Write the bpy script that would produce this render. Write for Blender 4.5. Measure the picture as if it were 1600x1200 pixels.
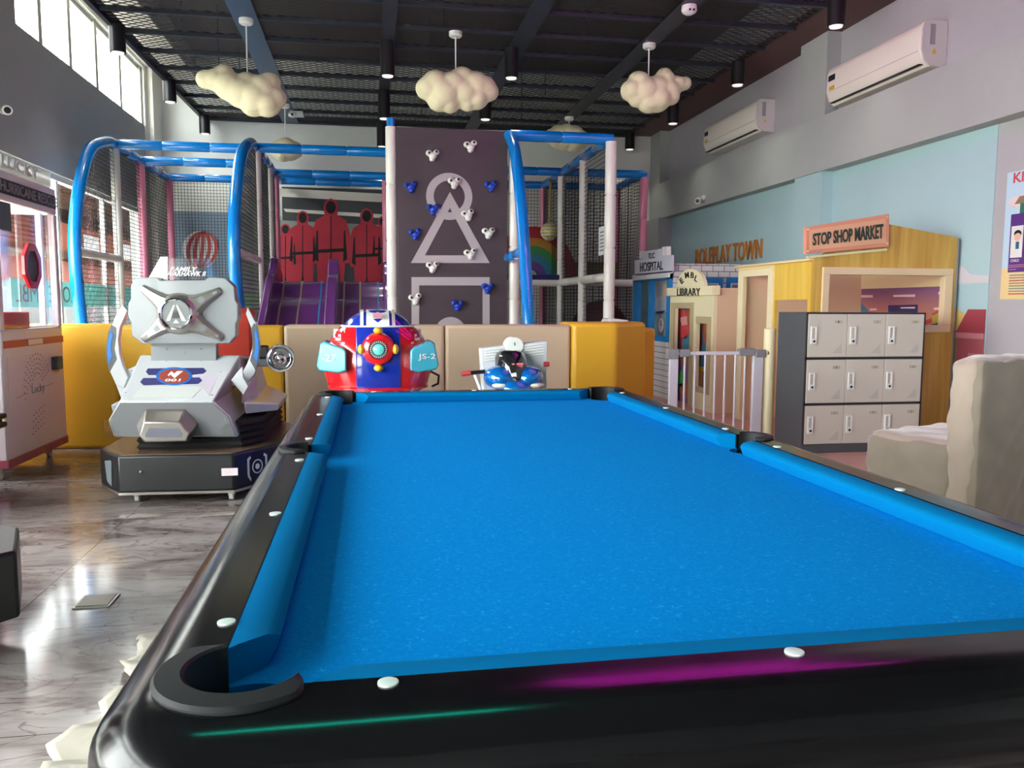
import bpy, bmesh, math, random
from mathutils import Vector, Matrix
random.seed(7)
for o in list(bpy.data.objects): bpy.data.objects.remove(o)
S = bpy.context.scene
C = S.collection
PI = math.pi

# ---------------------------------------------------------------- camera
F = 1270.0; H = 1.21
YAW, PITCH, ROLL = math.radians(9.935), math.radians(5.5366), 0.004
cy_, sy_, cp, sp = math.cos(YAW), math.sin(YAW), math.cos(PITCH), math.sin(PITCH)
fw = Vector((sy_*cp, cy_*cp, -sp)); r0 = Vector((cy_, -sy_, 0)); d0 = fw.cross(r0)
cr, sr = math.cos(ROLL), math.sin(ROLL)
RV = cr*r0 - sr*d0; DV = sr*r0 + cr*d0
cam_data = bpy.data.cameras.new('camera'); cam = bpy.data.objects.new('camera', cam_data); C.objects.link(cam)
cam_data.sensor_width = 36; cam_data.lens = F/1600*36; cam_data.clip_start = 0.02; cam_data.clip_end = 300
m3 = Matrix((RV, -DV, -fw)).transposed()
cam.matrix_world = Matrix.Translation((0, 0, H)) @ m3.to_4x4()
S.camera = cam

def ray(x, y):
    return RV*((x-800)/F) + DV*((y-600)/F) + fw
def at(x, y, Y):      # point of the vertical plane at depth Y
    v = ray(x, y); t = Y/v.y; return Vector((v.x*t, Y, v.z*t+H))
def atx(x, y, X):
    v = ray(x, y); t = X/v.x; return Vector((X, v.y*t, v.z*t+H))

# ---------------------------------------------------------------- world, sun, light
W = bpy.data.worlds.new('world'); S.world = W; W.use_nodes = True
nt = W.node_tree; bg = nt.nodes['Background']
bg.inputs[0].default_value = (0.93, 0.98, 0.95, 1); bg.inputs[1].default_value = 9.5
sun = bpy.data.lights.new('sun', 'SUN'); sun.energy = 5.0; sun.angle = 0.01; sun.color = (1, .95, .86)
so = bpy.data.objects.new('sun', sun); C.objects.link(so)
so.rotation_euler = (math.radians(-18), math.radians(33), 0)
def portal(name, loc, sx, sy, rot):
    l = bpy.data.lights.new(name, 'AREA'); l.shape = 'RECTANGLE'; l.size = sx; l.size_y = sy
    l.cycles.is_portal = True
    o = bpy.data.objects.new(name, l); C.objects.link(o); o.location = loc; o.rotation_euler = rot
portal('portal_high', (-3.40, 11.5, 4.42), 0.9, 4.9, (0, math.radians(-90), 0))
portal('portal_low', (-3.40, 4.3, 1.42), 2.5, 18.8, (0, math.radians(-90), 0))
portal('portal_near', (-3.40, 1.2, 2.95), .45, 12.4, (0, math.radians(-90), 0))
S.view_settings.view_transform = 'Standard'; S.view_settings.look = 'None'
S.view_settings.exposure = 1.24; S.view_settings.gamma = 1.0; S.view_settings.use_curve_mapping = False

# ---------------------------------------------------------------- materials
def mat(name, col, rough=.5, metal=0, coat=0, spec=.5, noise=0, nscale=20, bump=0, bscale=80, emit=None, estr=0, trans=0, alpha=1, sheen=0):
    m = bpy.data.materials.new(name); m.use_nodes = True
    n = m.node_tree; b = n.nodes['Principled BSDF']
    b.inputs['Base Color'].default_value = (*col, 1); b.inputs['Roughness'].default_value = rough
    b.inputs['Metallic'].default_value = metal; b.inputs['Coat Weight'].default_value = coat
    b.inputs['Specular IOR Level'].default_value = spec
    b.inputs['Transmission Weight'].default_value = trans; b.inputs['Alpha'].default_value = alpha
    b.inputs['Sheen Weight'].default_value = sheen
    if emit:
        b.inputs['Emission Color'].default_value = (*emit, 1); b.inputs['Emission Strength'].default_value = estr
    if noise or bump:
        tc = n.nodes.new('ShaderNodeTexCoord')
    if noise:
        t = n.nodes.new('ShaderNodeTexNoise'); t.inputs['Scale'].default_value = nscale; t.inputs['Detail'].default_value = 4
        r = n.nodes.new('ShaderNodeMix'); r.data_type = 'RGBA'
        r.inputs['A'].default_value = (*[c*(1-noise) for c in col], 1)
        r.inputs['B'].default_value = (*[min(1, c*(1+noise)) for c in col], 1)
        n.links.new(tc.outputs['Object'], t.inputs['Vector']); n.links.new(t.outputs['Fac'], r.inputs['Factor'])
        n.links.new(r.outputs['Result'], b.inputs['Base Color'])
    if bump:
        t2 = n.nodes.new('ShaderNodeTexNoise'); t2.inputs['Scale'].default_value = bscale; t2.inputs['Detail'].default_value = 3
        bp = n.nodes.new('ShaderNodeBump'); bp.inputs['Strength'].default_value = bump; bp.inputs['Distance'].default_value = .01
        n.links.new(tc.outputs['Object'], t2.inputs['Vector']); n.links.new(t2.outputs['Fac'], bp.inputs['Height'])
        n.links.new(bp.outputs['Normal'], b.inputs['Normal'])
    return m
def nodes(m): return m.node_tree.nodes, m.node_tree.links, m.node_tree.nodes['Principled BSDF']

M = {}
M['wall'] = mat('wall_paint', (.40, .425, .41), .75, noise=.04, nscale=3)
M['wall_lilac'] = mat('lilac_grey_paint', (.43, .42, .44), .7, noise=.03, nscale=3)
M['wall_blue'] = mat('pale_blue_mural_paint', (.40, .58, .61), .7, noise=.05, nscale=2)
M['ceil'] = mat('upper_ceiling', (.10, .08, .07), .85, noise=.15, nscale=2)
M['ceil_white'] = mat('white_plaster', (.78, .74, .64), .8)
M['red_ceil'] = mat('dark_red_panel', (.10, .035, .03), .55, noise=.15, nscale=4)
M['navy'] = mat('navy_black_metal', (.022, .026, .04), .45)
M['beamblue'] = mat('blue_black_beam', (.03, .06, .11), .4)
M['black'] = mat('black_plastic', (.012, .012, .014), .35)
M['blackmatte'] = mat('black_matte', (.008, .008, .009), .8)
M['white'] = mat('white_plastic', (.75, .75, .73), .4)
M['offwhite'] = mat('off_white_plastic', (.85, .80, .70), .35, coat=.3)
M['bluepvc'] = mat('blue_vinyl', (.0, .21, .66), .25, coat=.6, bump=.1, bscale=12)
M['whitepvc'] = mat('white_vinyl', (.76, .74, .68), .35, coat=.3, bump=.12, bscale=12)
M['pinkpvc'] = mat('pink_vinyl', (.68, .22, .33), .35, coat=.3, bump=.12, bscale=12)
M['net'] = mat('black_net_cord', (.012, .012, .012), .8)
M['netwhite'] = mat('white_net_cord', (.5, .5, .48), .8)
M['purple'] = mat('purple_plastic', (.14, .035, .19), .25, coat=.4)
M['climb'] = mat('dark_plum_panel', (.060, .040, .050), .55, noise=.05, nscale=2)
M['climbgrey'] = mat('lilac_grey_print', (.43, .38, .40), .55)
M['holdwhite'] = mat('white_hold', (.78, .76, .72), .5)
M['holdblue'] = mat('blue_hold', (.01, .05, .45), .4)
M['yellow'] = mat('yellow_vinyl', (.78, .43, .025), .45, bump=.15, bscale=5)
M['beige'] = mat('beige_vinyl', (.64, .49, .33), .5, bump=.12, bscale=5)
M['ridewhite'] = mat('ride_white_paint', (.52, .53, .55), .25, coat=.5)
M['ridegrey'] = mat('ride_grey_paint', (.23, .245, .26), .35, coat=.3)
M['silver'] = mat('silver_metal', (.46, .42, .38), .32, metal=.9)
M['chrome'] = mat('chrome', (.85, .85, .87), .06, metal=1)
M['red'] = mat('red_gloss', (.70, .01, .015), .15, coat=.8)
M['redseat'] = mat('red_seat_vinyl', (.55, .05, .03), .4)
M['deepblue'] = mat('royal_blue_gloss', (.01, .03, .36), .15, coat=.8)
M['teal'] = mat('teal_gloss', (.06, .42, .58), .2, coat=.6)
M['yplastic'] = mat('yellow_plastic', (.85, .5, .02), .3, coat=.4)
M['cyan'] = mat('cyan_lens', (.15, .7, .65), .15, coat=.6)
M['motoblue'] = mat('motor_blue_gloss', (.0, .15, .55), .12, coat=1, metal=.3)
M['dkred'] = mat('dark_red', (.22, .01, .02), .4)
M['mred'] = mat('strip_red', (.55, .05, .06), .4)
M['claw'] = mat('claw_pink_white', (.78, .64, .68), .35, coat=.3)
M['clawred'] = mat('claw_rose_trim', (.38, .08, .12), .4)
M['wood'] = mat('wood', (.55, .30, .07), .45)
M['cream'] = mat('cream_board', (.80, .64, .34), .5)
M['creamlight'] = mat('cream_light_board', (.82, .74, .48), .5)
M['tan'] = mat('tan_board', (.74, .52, .34), .55)
M['salmon'] = mat('salmon_sign', (.72, .30, .19), .5)
M['salmonlight'] = mat('salmon_light_sign', (.78, .42, .26), .5)
M['dgreen'] = mat('dark_green_letter', (.03, .05, .035), .5)
M['orange'] = mat('orange_letter', (.52, .20, .04), .5)
M['lockgrey'] = mat('locker_grey', (.075, .085, .095), .4)
M['lockdoor'] = mat('locker_door', (.60, .55, .49), .4)
M['locktrim'] = mat('locker_dark', (.02, .02, .024), .5)
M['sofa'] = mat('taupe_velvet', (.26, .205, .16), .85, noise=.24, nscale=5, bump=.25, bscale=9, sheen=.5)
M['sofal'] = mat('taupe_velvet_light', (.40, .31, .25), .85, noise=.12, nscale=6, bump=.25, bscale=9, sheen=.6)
M['pinkfloor'] = mat('pink_vinyl_floor', (.62, .36, .28), .35, noise=.05)
M['glass'] = mat('clear_acrylic', (.9, .93, .95), .04, trans=1, alpha=.22, spec=.5)
M['rail'] = mat('gloss_black_rail', (.004, .004, .005), .17, coat=0, spec=.35)
M['liner'] = mat('pocket_rubber', (.014, .015, .016), .55, spec=.3)
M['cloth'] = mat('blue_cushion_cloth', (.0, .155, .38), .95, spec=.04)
M['sight'] = mat('pearl_sight', (.68, .76, .72), .3)
M['exterior'] = mat('terracotta_wall', (.080, .024, .016), .8, spec=0)
M['extwhite'] = mat('white_exterior', (.062, .064, .065), .8, spec=0)
M['extdark'] = mat('brown_soffit', (.0065, .0036, .0024), .8, spec=0)
M['extground'] = mat('pale_paving', (.55, .54, .50), .9, spec=0)
M['stickerteal'] = mat('teal_window_film', (.30, .95, .90), .5, alpha=.75)
M['lettgrey'] = mat('grey_letter', (.18, .22, .24), .5)
M['green'] = mat('green_vinyl', (.04, .35, .07), .4)
M['navyv'] = mat('navy_vinyl', (.01, .015, .12), .4)
M['darkred2'] = mat('maroon_vinyl', (.12, .012, .015), .5)
M['screenp'] = mat('mural_purple', (.20, .10, .26), .6)
M['frost'] = mat('metal_plate', (.16, .15, .13), .35, metal=.7)
M['labelh'] = mat('label_holder', (.46, .42, .32), .3)
M['gate'] = mat('gate_white', (.72, .70, .78), .3)
M['gategrey'] = mat('gate_grey', (.28, .28, .30), .4)

# wood grain
def woodify(m, c1, c2, c3, sx=14, sz=.9):
    n, l, b = nodes(m)
    tc = n.new('ShaderNodeTexCoord'); mp = n.new('ShaderNodeMapping'); mp.inputs['Scale'].default_value = (sx, sx, sz)
    t = n.new('ShaderNodeTexNoise'); t.inputs['Scale'].default_value = 1.0; t.inputs['Detail'].default_value = 5; t.inputs['Distortion'].default_value = .4
    cr_ = n.new('ShaderNodeValToRGB'); e = cr_.color_ramp.elements
    e[0].position = .3; e[0].color = (*c1, 1); e[1].position = .7; e[1].color = (*c3, 1)
    k = e.new(.5); k.color = (*c2, 1)
    l.new(tc.outputs['Object'], mp.inputs[0]); l.new(mp.outputs[0], t.inputs['Vector']); l.new(t.outputs['Fac'], cr_.inputs[0]); l.new(cr_.outputs[0], b.inputs['Base Color'])
woodify(M['wood'], (.50, .27, .045), (.60, .36, .07), (.70, .46, .11))

# marble floor
def marble():
    m = mat('marble_tiles', (.4, .38, .36), .12, spec=.5); n, l, b = nodes(m)
    tc = n.new('ShaderNodeTexCoord')
    mp = n.new('ShaderNodeMapping'); mp.inputs['Scale'].default_value = (.9, 2.6, 1); mp.inputs['Rotation'].default_value = (0, 0, math.radians(-16))
    l.new(tc.outputs['Object'], mp.inputs[0])
    big = n.new('ShaderNodeTexNoise'); big.inputs['Scale'].default_value = 1.1; big.inputs['Detail'].default_value = 9; big.inputs['Roughness'].default_value = .68; big.inputs['Distortion'].default_value = 1.1
    l.new(mp.outputs[0], big.inputs['Vector'])
    r = n.new('ShaderNodeValToRGB'); e = r.color_ramp.elements
    e[0].position = .36; e[0].color = (.10, .075, .068, 1); e[1].position = .66; e[1].color = (.35, .305, .30, 1)
    a = e.new(.46); a.color = (.23, .19, .18, 1); a2 = e.new(.54); a2.color = (.32, .28, .27, 1)
    l.new(big.outputs['Fac'], r.inputs[0])
    v = n.new('ShaderNodeTexNoise'); v.inputs['Scale'].default_value = 1.7; v.inputs['Detail'].default_value = 7; v.inputs['Distortion'].default_value = 2.2
    l.new(mp.outputs[0], v.inputs['Vector'])
    ms = n.new('ShaderNodeMath'); ms.operation = 'SUBTRACT'; ms.inputs[1].default_value = .5; l.new(v.outputs['Fac'], ms.inputs[0])
    ab = n.new('ShaderNodeMath'); ab.operation = 'ABSOLUTE'; l.new(ms.outputs[0], ab.inputs[0])
    vr = n.new('ShaderNodeValToRGB'); ve = vr.color_ramp.elements; ve[0].position = 0; ve[0].color = (.5, .43, .40, 1); ve[1].position = .025; ve[1].color = (1, 1, 1, 1)
    l.new(ab.outputs[0], vr.inputs[0])
    mu = n.new('ShaderNodeMix'); mu.data_type = 'RGBA'; mu.blend_type = 'MULTIPLY'; mu.inputs['Factor'].default_value = .85
    l.new(r.outputs[0], mu.inputs['A']); l.new(vr.outputs[0], mu.inputs['B'])
    br = n.new('ShaderNodeTexBrick'); br.offset = 0.0; br.inputs['Scale'].default_value = 1; br.inputs['Brick Width'].default_value = .8; br.inputs['Row Height'].default_value = .8
    br.inputs['Mortar Size'].default_value = .0025; br.inputs['Color1'].default_value = (1, 1, 1, 1); br.inputs['Color2'].default_value = (.9, .9, .9, 1); br.inputs['Mortar'].default_value = (.25, .22, .2, 1)
    mp2 = n.new('ShaderNodeMapping'); mp2.inputs['Location'].default_value = (1.37-1.6, .02, 0); l.new(tc.outputs['Object'], mp2.inputs[0]); l.new(mp2.outputs[0], br.inputs['Vector'])
    m2 = n.new('ShaderNodeMix'); m2.data_type = 'RGBA'; m2.blend_type = 'MULTIPLY'; m2.inputs['Factor'].default_value = 1
    l.new(mu.outputs['Result'], m2.inputs['A']); l.new(br.outputs['Color'], m2.inputs['B']); l.new(m2.outputs['Result'], b.inputs['Base Color'])
    return m
M['marble'] = marble()

# speckled bed cloth
def bedcloth():
    m = mat('blue_bed_cloth', (0, .23, .66), .95, spec=.04); n, l, b = nodes(m)
    tc = n.new('ShaderNodeTexCoord'); mp = n.new('ShaderNodeMapping'); mp.inputs['Scale'].default_value = (1, 1, 1); l.new(tc.outputs['Object'], mp.inputs[0])
    t = n.new('ShaderNodeTexNoise'); t.inputs['Scale'].default_value = 130; t.inputs['Detail'].default_value = 3; t.inputs['Distortion'].default_value = 1.2
    l.new(mp.outputs[0], t.inputs['Vector'])
    r = n.new('ShaderNodeValToRGB'); e = r.color_ramp.elements
    e[0].position = .3; e[0].color = (.0, .215, .62, 1); e[1].position = .76; e[1].color = (.02, .36, .84, 1); k = e.new(.6); k.color = (.0, .245, .69, 1)
    l.new(t.outputs['Fac'], r.inputs[0]); l.new(r.outputs[0], b.inputs['Base Color'])
    return m
M['bed'] = bedcloth()

# expanded metal mesh ceiling: holes are open
def meshmat():
    m = mat('expanded_metal', (.036, .033, .036), .6); n, l, b = nodes(m)
    tc = n.new('ShaderNodeTexCoord'); sep = n.new('ShaderNodeSeparateXYZ'); l.new(tc.outputs['Object'], sep.inputs[0])
    def M1(op, a, bb=None):
        q = n.new('ShaderNodeMath'); q.operation = op
        if isinstance(a, float): q.inputs[0].default_value = a
        else: l.new(a, q.inputs[0])
        if bb is not None:
            if isinstance(bb, float): q.inputs[1].default_value = bb
            else: l.new(bb, q.inputs[1])
        return q.outputs[0]
    u = M1('MULTIPLY', sep.outputs['X'], 1/.075*PI*1.0); v = M1('MULTIPLY', sep.outputs['Y'], 1/.05*PI*1.0)
    s = M1('ADD', M1('COSINE', u), M1('COSINE', v))
    hole = M1('GREATER_THAN', M1('ABSOLUTE', s), .62)
    al = M1('SUBTRACT', 1.0, hole); l.new(al, b.inputs['Alpha'])
    return m
M['mesh'] = meshmat()

# white brick print
def brick():
    m = mat('white_brick_print', (.7, .7, .7), .6); n, l, b = nodes(m)
    tc = n.new('ShaderNodeTexCoord'); mp = n.new('ShaderNodeMapping'); mp.inputs['Rotation'].default_value = (math.radians(90), 0, 0); l.new(tc.outputs['Object'], mp.inputs[0])
    br = n.new('ShaderNodeTexBrick'); br.inputs['Scale'].default_value = 1; br.inputs['Brick Width'].default_value = .155; br.inputs['Row Height'].default_value = .075
    br.inputs['Mortar Size'].default_value = .004; br.inputs['Color1'].default_value = (.66, .64, .62, 1); br.inputs['Color2'].default_value = (.60, .58, .57, 1); br.inputs['Mortar'].default_value = (.05, .05, .06, 1)
    l.new(mp.outputs[0], br.inputs['Vector']); l.new(br.outputs['Color'], b.inputs['Base Color'])
    return m
M['brick'] = brick()

# ---------------------------------------------------------------- mesh builder
class MB:
    def __init__(s): s.bm = bmesh.new()
    def box(s, x0, x1, y0, y1, z0, z1):
        v = [s.bm.verts.new(p) for p in ((x0,y0,z0),(x1,y0,z0),(x1,y1,z0),(x0,y1,z0),(x0,y0,z1),(x1,y0,z1),(x1,y1,z1),(x0,y1,z1))]
        for f in ((3,2,1,0),(4,5,6,7),(0,1,5,4),(1,2,6,5),(2,3,7,6),(3,0,4,7)): s.bm.faces.new([v[i] for i in f])
        return s
    def prism(s, pts, n):          # 3-D planar polygon pushed along vector n
        n = Vector(n); a = [s.bm.verts.new(p) for p in pts]; b = [s.bm.verts.new(Vector(p)+n) for p in pts]
        s.bm.faces.new(a); s.bm.faces.new(b[::-1]); k = len(a)
        for i in range(k): s.bm.faces.new((a[i], b[i], b[(i+1) % k], a[(i+1) % k]))
        return s
    def loft(s, rings, cap=True, closed=True):
        R = [[s.bm.verts.new(p) for p in r] for r in rings]
        for a, b in zip(R, R[1:]):
            k = len(a)
            for i in range(k if closed else k-1):
                s.bm.faces.new((a[i], a[(i+1) % k], b[(i+1) % k], b[i]))
        if cap and closed: s.bm.faces.new(R[0][::-1]); s.bm.faces.new(R[-1])
        return s
    def tube(s, pts, r, seg=10):
        pts = [Vector(p) for p in pts]; rings = []; up = None
        for i, p in enumerate(pts):
            t = (pts[min(i+1, len(pts)-1)] - pts[max(i-1, 0)]).normalized()
            if up is None:
                up = Vector((0, 0, 1)) if abs(t.z) < .9 else Vector((1, 0, 0))
            a = t.cross(up).normalized(); b = a.cross(t).normalized(); up = b
            rr = r[i] if isinstance(r, (list, tuple)) else r
            rings.append([p + (a*math.cos(2*PI*k/seg) + b*math.sin(2*PI*k/seg))*rr for k in range(seg)])
        return s.loft(rings)
    def cyl(s, c, r, h, axis='z', seg=24, r2=None):
        ax = dict(x=Vector((1,0,0)), y=Vector((0,1,0)), z=Vector((0,0,1)))[axis] if isinstance(axis, str) else Vector(axis).normalized()
        c = Vector(c); return s.tube([c, c+ax*h], [r, r if r2 is None else r2], seg)
    def ell(s, c, rx, ry, rz, u=20, v=12):
        mtx = Matrix.Translation(c) @ Matrix.Diagonal((rx, ry, rz, 1))
        bmesh.ops.create_uvsphere(s.bm, u_segments=u, v_segments=v, radius=1, matrix=mtx); return s
    def lathe(s, prof, c=(0,0,0), axis='z', seg=28):
        c = Vector(c)
        ax = dict(x=Vector((1,0,0)), y=Vector((0,1,0)), z=Vector((0,0,1)))[axis] if isinstance(axis, str) else Vector(axis).normalized()
        up = Vector((0,0,1)) if abs(ax.z) < .9 else Vector((1,0,0))
        a = ax.cross(up).normalized(); b = ax.cross(a)
        return s.loft([[c+ax*h+(a*math.cos(2*PI*k/seg)+b*math.sin(2*PI*k/seg))*max(r, 1e-4) for k in range(seg)] for r, h in prof])
    def build(s, name, m, parent=None, bevel=0, smooth=True, bseg=2, **tags):
        bmesh.ops.recalc_face_normals(s.bm, faces=s.bm.faces[:])
        me = bpy.data.meshes.new(name); s.bm.to_mesh(me); s.bm.free()
        me.materials.append(M[m] if isinstance(m, str) else m)
        o = bpy.data.objects.new(name, me); C.objects.link(o)
        if smooth:
            try: me.shade_smooth(); me.set_sharp_from_angle(angle=math.radians(35))
            except Exception: pass
        if bevel:
            b = o.modifiers.new('bevel', 'BEVEL'); b.width = bevel; b.segments = bseg; b.limit_method = 'ANGLE'; b.angle_limit = math.radians(40); b.harden_normals = False
        if parent: attach(o, parent)
        for k, v in tags.items(): o[k] = v
        return o
def wloc(o):
    v = Vector(o.location)
    return v
ORIG = {}
def attach(o, parent):
    o.parent = parent
    o.matrix_parent_inverse = Matrix.Translation(-ORIG.get(parent.name, Vector((0, 0, 0))))
def thing(name, loc, label, cat, group=None):
    o = bpy.data.objects.new(name, None); C.objects.link(o); o.location = loc; o.empty_display_size = .1
    ORIG[o.name] = Vector(loc); o['label'] = label; o['category'] = cat
    if group: o['group'] = group
    return o
def tag(o, label, cat, group=None, kind=None):
    o['label'] = label; o['category'] = cat
    if group: o['group'] = group
    if kind: o['kind'] = kind
    return o
def struct(o): o['kind'] = 'structure'; return o
def copy_tree(o, delta, label, parent=None):
    c = o.copy(); C.objects.link(c)
    if parent is None:
        c.location = Vector(o.location)+Vector(delta); c['label'] = label
    else:
        c.parent = parent
    for ch in list(o.children): copy_tree(ch, delta, label, c)
    return c
def text(s, o, ux, uy, w, h, m, parent, name='lettering', depth=.004, bold=0, **tags):
    o = Vector(o); ux = Vector(ux).normalized(); uy = Vector(uy).normalized(); n = ux.cross(uy)
    cu = bpy.data.curves.new(name, 'FONT'); cu.body = s; cu.extrude = .02; cu.offset = bold; cu.resolution_u = 3
    t = bpy.data.objects.new(name, cu); C.objects.link(t)
    dg = bpy.context.evaluated_depsgraph_get(); me = bpy.data.meshes.new_from_object(t.evaluated_get(dg))
    bpy.data.objects.remove(t)
    xs = [v.co.x for v in me.vertices]; ys = [v.co.y for v in me.vertices]
    x0, x1, y0, y1 = min(xs), max(xs), min(ys), max(ys)
    for v in me.vertices:
        v.co = o + ux*((v.co.x-x0)/(x1-x0)*w) + uy*((v.co.y-y0)/(y1-y0)*h) + n*(depth if v.co.z > 0 else 0)
    me.materials.clear(); me.materials.append(M[m] if isinstance(m, str) else m)
    ob = bpy.data.objects.new(name, me); C.objects.link(ob)
    if parent: attach(ob, parent)
    for k, v in tags.items(): ob[k] = v
    return ob
def cut(o, cutter):
    md = o.modifiers.new('cut', 'BOOLEAN'); md.object = cutter; md.solver = 'EXACT'; md.operation = 'DIFFERENCE'
    dg = bpy.context.evaluated_depsgraph_get(); dg.update(); me = bpy.data.meshes.new_from_object(o.evaluated_get(dg))
    o.modifiers.clear(); o.data = me
    try: me.set_sharp_from_angle(angle=math.radians(35))
    except Exception: pass
def pp(mb, pts, Y, d):    # outline standing in the plane at depth Y, thickness d backwards
    return mb.prism([at(x, y, Y) for x, y in pts], (0, d, 0))

# ================================================================ SETTING
XL, XR, YB, YF, ZC = -3.44, 5.30, 14.62, -5.5, 5.3
struct(MB().box(XL-.2, XR+.2, YF, YB+.2, -.1, 0).build('floor', 'marble'))
tag(MB().box(2.62, XR-.02, 3.2, 12.0, 0.001, .012).build('play_floor_mat', 'pinkfloor'), 'pink vinyl flooring under the lockers, armchair and play houses', 'flooring')
M['wall_back'] = mat('white_wall_paint', (.84, .87, .82), .75, noise=.04, nscale=3)
struct(MB().box(XL, XR, YB, YB+.2, 0, ZC).build('wall_back', 'wall_back'))
struct(MB().box(XL, XR, YF-.2, YF, 0, ZC).build('wall_front', 'wall'))
struct(MB().box(XL-.2, XR+.2, YF-.2, YB+.2, ZC, ZC+.1).build('ceiling', 'ceil'))
# left wall with window openings
w = MB()
gy0, gy1, gz0, gz1 = -5.0, 13.6, .22, 2.66
cy0, cy1, cz0, cz1 = 9.15, 13.9, 3.99, 4.88
w.box(XL-.2, XL, YF, YB, 0, gz0).box(XL-.2, XL, YF, gy0, gz0, gz1).box(XL-.2, XL, gy1, YB, gz0, gz1)
ny0, ny1, nz0, nz1 = -5.0, 7.4, 2.74, 3.15       # unseen glazing strip added above the big window for daylight
w.box(XL-.2, XL, YF, YB, gz1, nz0).box(XL-.2, XL, YF, ny0, nz0, nz1).box(XL-.2, XL, ny1, YB, nz0, nz1).box(XL-.2, XL, YF, YB, nz1, cz0).box(XL-.2, XL, YF, cy0, cz0, cz1).box(XL-.2, XL, cy1, YB, cz0, cz1).box(XL-.2, XL, YF, YB, cz1, ZC)
struct(w.build('wall_left', 'wall'))
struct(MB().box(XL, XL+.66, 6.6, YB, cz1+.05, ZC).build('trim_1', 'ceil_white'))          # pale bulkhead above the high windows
M['trim_lit'] = mat('lit_white_paint', (.86, .85, .78), .7)  # white on wall band and jamb stands in for window light
struct(MB().box(XL, XL+.10, 14.05, YB, 0, ZC).build('trim_2', 'trim_lit'))
struct(MB().box(XL, XL+.012, 6.6, 14.05, cz1, ZC).box(XL, XL+.012, cy1, 14.05, 3.5, cz1).build('trim_8', 'trim_lit'))  # thin slabs added to carry the lit wall colour
# high windows
mul = [cy0, 9.87, 10.78, 11.75, 12.8, cy1]
fr = MB()
for i, y in enumerate(mul):
    fr.box(XL-.12, XL-.03, y-.05, y+.05, cz0, cz1)
fr.box(XL-.12, XL-.05, cy0, cy1, cz0, cz0+.04).box(XL-.12, XL-.05, cy0, cy1, cz1-.05, cz1)
win1 = struct(fr.build('window_1', mat('window_frame_cream', (.66, .62, .54), .5)))
for i in range(5):
    MB().box(XL-.09, XL-.08, mul[i]+.028, mul[i+1]-.028, cz0+.04, cz1-.05).build('pane', 'glass', win1)
fr = MB()
lm = [gy0+i*(gy1-gy0)/11 for i in range(12)]
for y in lm: fr.box(XL-.12, XL-.06, y-.03, y+.03, gz0, gz1)
fr.box(XL-.12, XL-.04, gy0, gy1, gz1-.06, gz1).box(XL-.12, XL-.04, gy0, gy1, gz0, gz0+.05)
win2 = struct(fr.build('window_2', 'white'))
for i in range(11):
    MB().box(XL-.1, XL-.09, lm[i]+.03, lm[i+1]-.03, gz0+.05, gz1-.06).build('pane', 'glass', win2)
fr = MB(); nm = [ny0+i*(ny1-ny0)/8 for i in range(9)]
for y in nm: fr.box(XL-.12, XL-.06, y-.03, y+.03, nz0, nz1)
win3 = struct(fr.box(XL-.12, XL-.06, ny0, ny1, nz1-.05, nz1).box(XL-.12, XL-.06, ny0, ny1, nz0, nz0+.05).build('window_added', 'white'))
for i in range(8): MB().box(XL-.1, XL-.09, nm[i]+.03, nm[i+1]-.03, nz0+.05, nz1-.05).build('pane', 'glass', win3)
# printed film on the windows, its writing seen from behind
fl = MB().box(XL-.085, XL-.08, 8.9, gy1-.1, 1.17, 1.46).build('window_film', 'stickerteal')
tag(fl, 'teal film band with reversed lettering stuck on the big left window', 'window film')
text('ZONE EMBL', (XL-.076, 10.75, 1.22), (0, -1, 0), (0, 0, 1), 1.75, .19, 'lettgrey', fl, depth=.002)      # read from outside, so mirrored from the hall

# right wall, beam, pillars
struct(MB().box(XR, XR+.2, YF, YB, 0, ZC).build('wall_right', 'wall_lilac'))
struct(MB().box(5.13, XR, YF, YB, 2.76, 3.38).build('trim_3', 'wall'))
struct(MB().box(5.127, XR, 8.74, 9.32, 3.38, 4.30).box(5.127, XR, 14.1, YB, 3.38, 4.3).build('trim_4', 'wall'))
struct(MB().box(5.15, XR, 8.78, 9.40, 0, 2.76).build('trim_5', 'wall_blue'))
struct(MB().box(4.7, XR, YF, YB, 4.30, 4.38).build('trim_6', 'red_ceil'))
struct(MB().box(5.05, XR, 13.9, YB, 0, 2.76).build('trim_7', 'wall'))

# mural on the right wall
mur = MB().box(XR-.008, XR, 6.28, 8.78, .02, 2.76).box(XR-.008, XR, 9.4, 13.9, .02, 2.76).build('wall_mural', 'wall_blue')
tag(mur, 'pale blue sky mural with hills and a red barn on the right wall', 'mural')
def onwall(name, pts, m, t=.004, d=0):
    return MB().prism([Vector((XR-.009-d, y, z)) for y, z in pts], (-t, 0, 0)).build(name, m, mur)
M['cloudpink'] = mat('mural_pink_cloud', (.62, .60, .62), .7); M['hill'] = mat('mural_yellow_hill', (.66, .48, .15), .7)
M['grass'] = mat('mural_green', (.30, .32, .10), .7); M['barn'] = mat('mural_barn_red', (.42, .10, .12), .7); M['barnroof'] = mat('mural_barn_roof', (.36, .05, .07), .7)
M['barnpink'] = mat('mural_pink', (.60, .25, .27), .7)
onwall('painted_cloud', [(7.2, 1.42), (7.2, 1.52), (6.95, 1.5), (6.8, 1.56), (6.6, 1.58), (6.5, 1.5), (6.28, 1.48), (6.28, 1.42)], 'cloudpink')
onwall('painted_hill', [(7.6, 1.0), (7.3, 1.15), (6.9, 1.22), (6.66, 1.2), (6.4, 1.08), (6.3, 1.0)], 'hill')
onwall('painted_grass', [(7.8, .02), (7.8, 1.02), (6.29, 1.02), (6.29, .02)], 'grass', .002)
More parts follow.
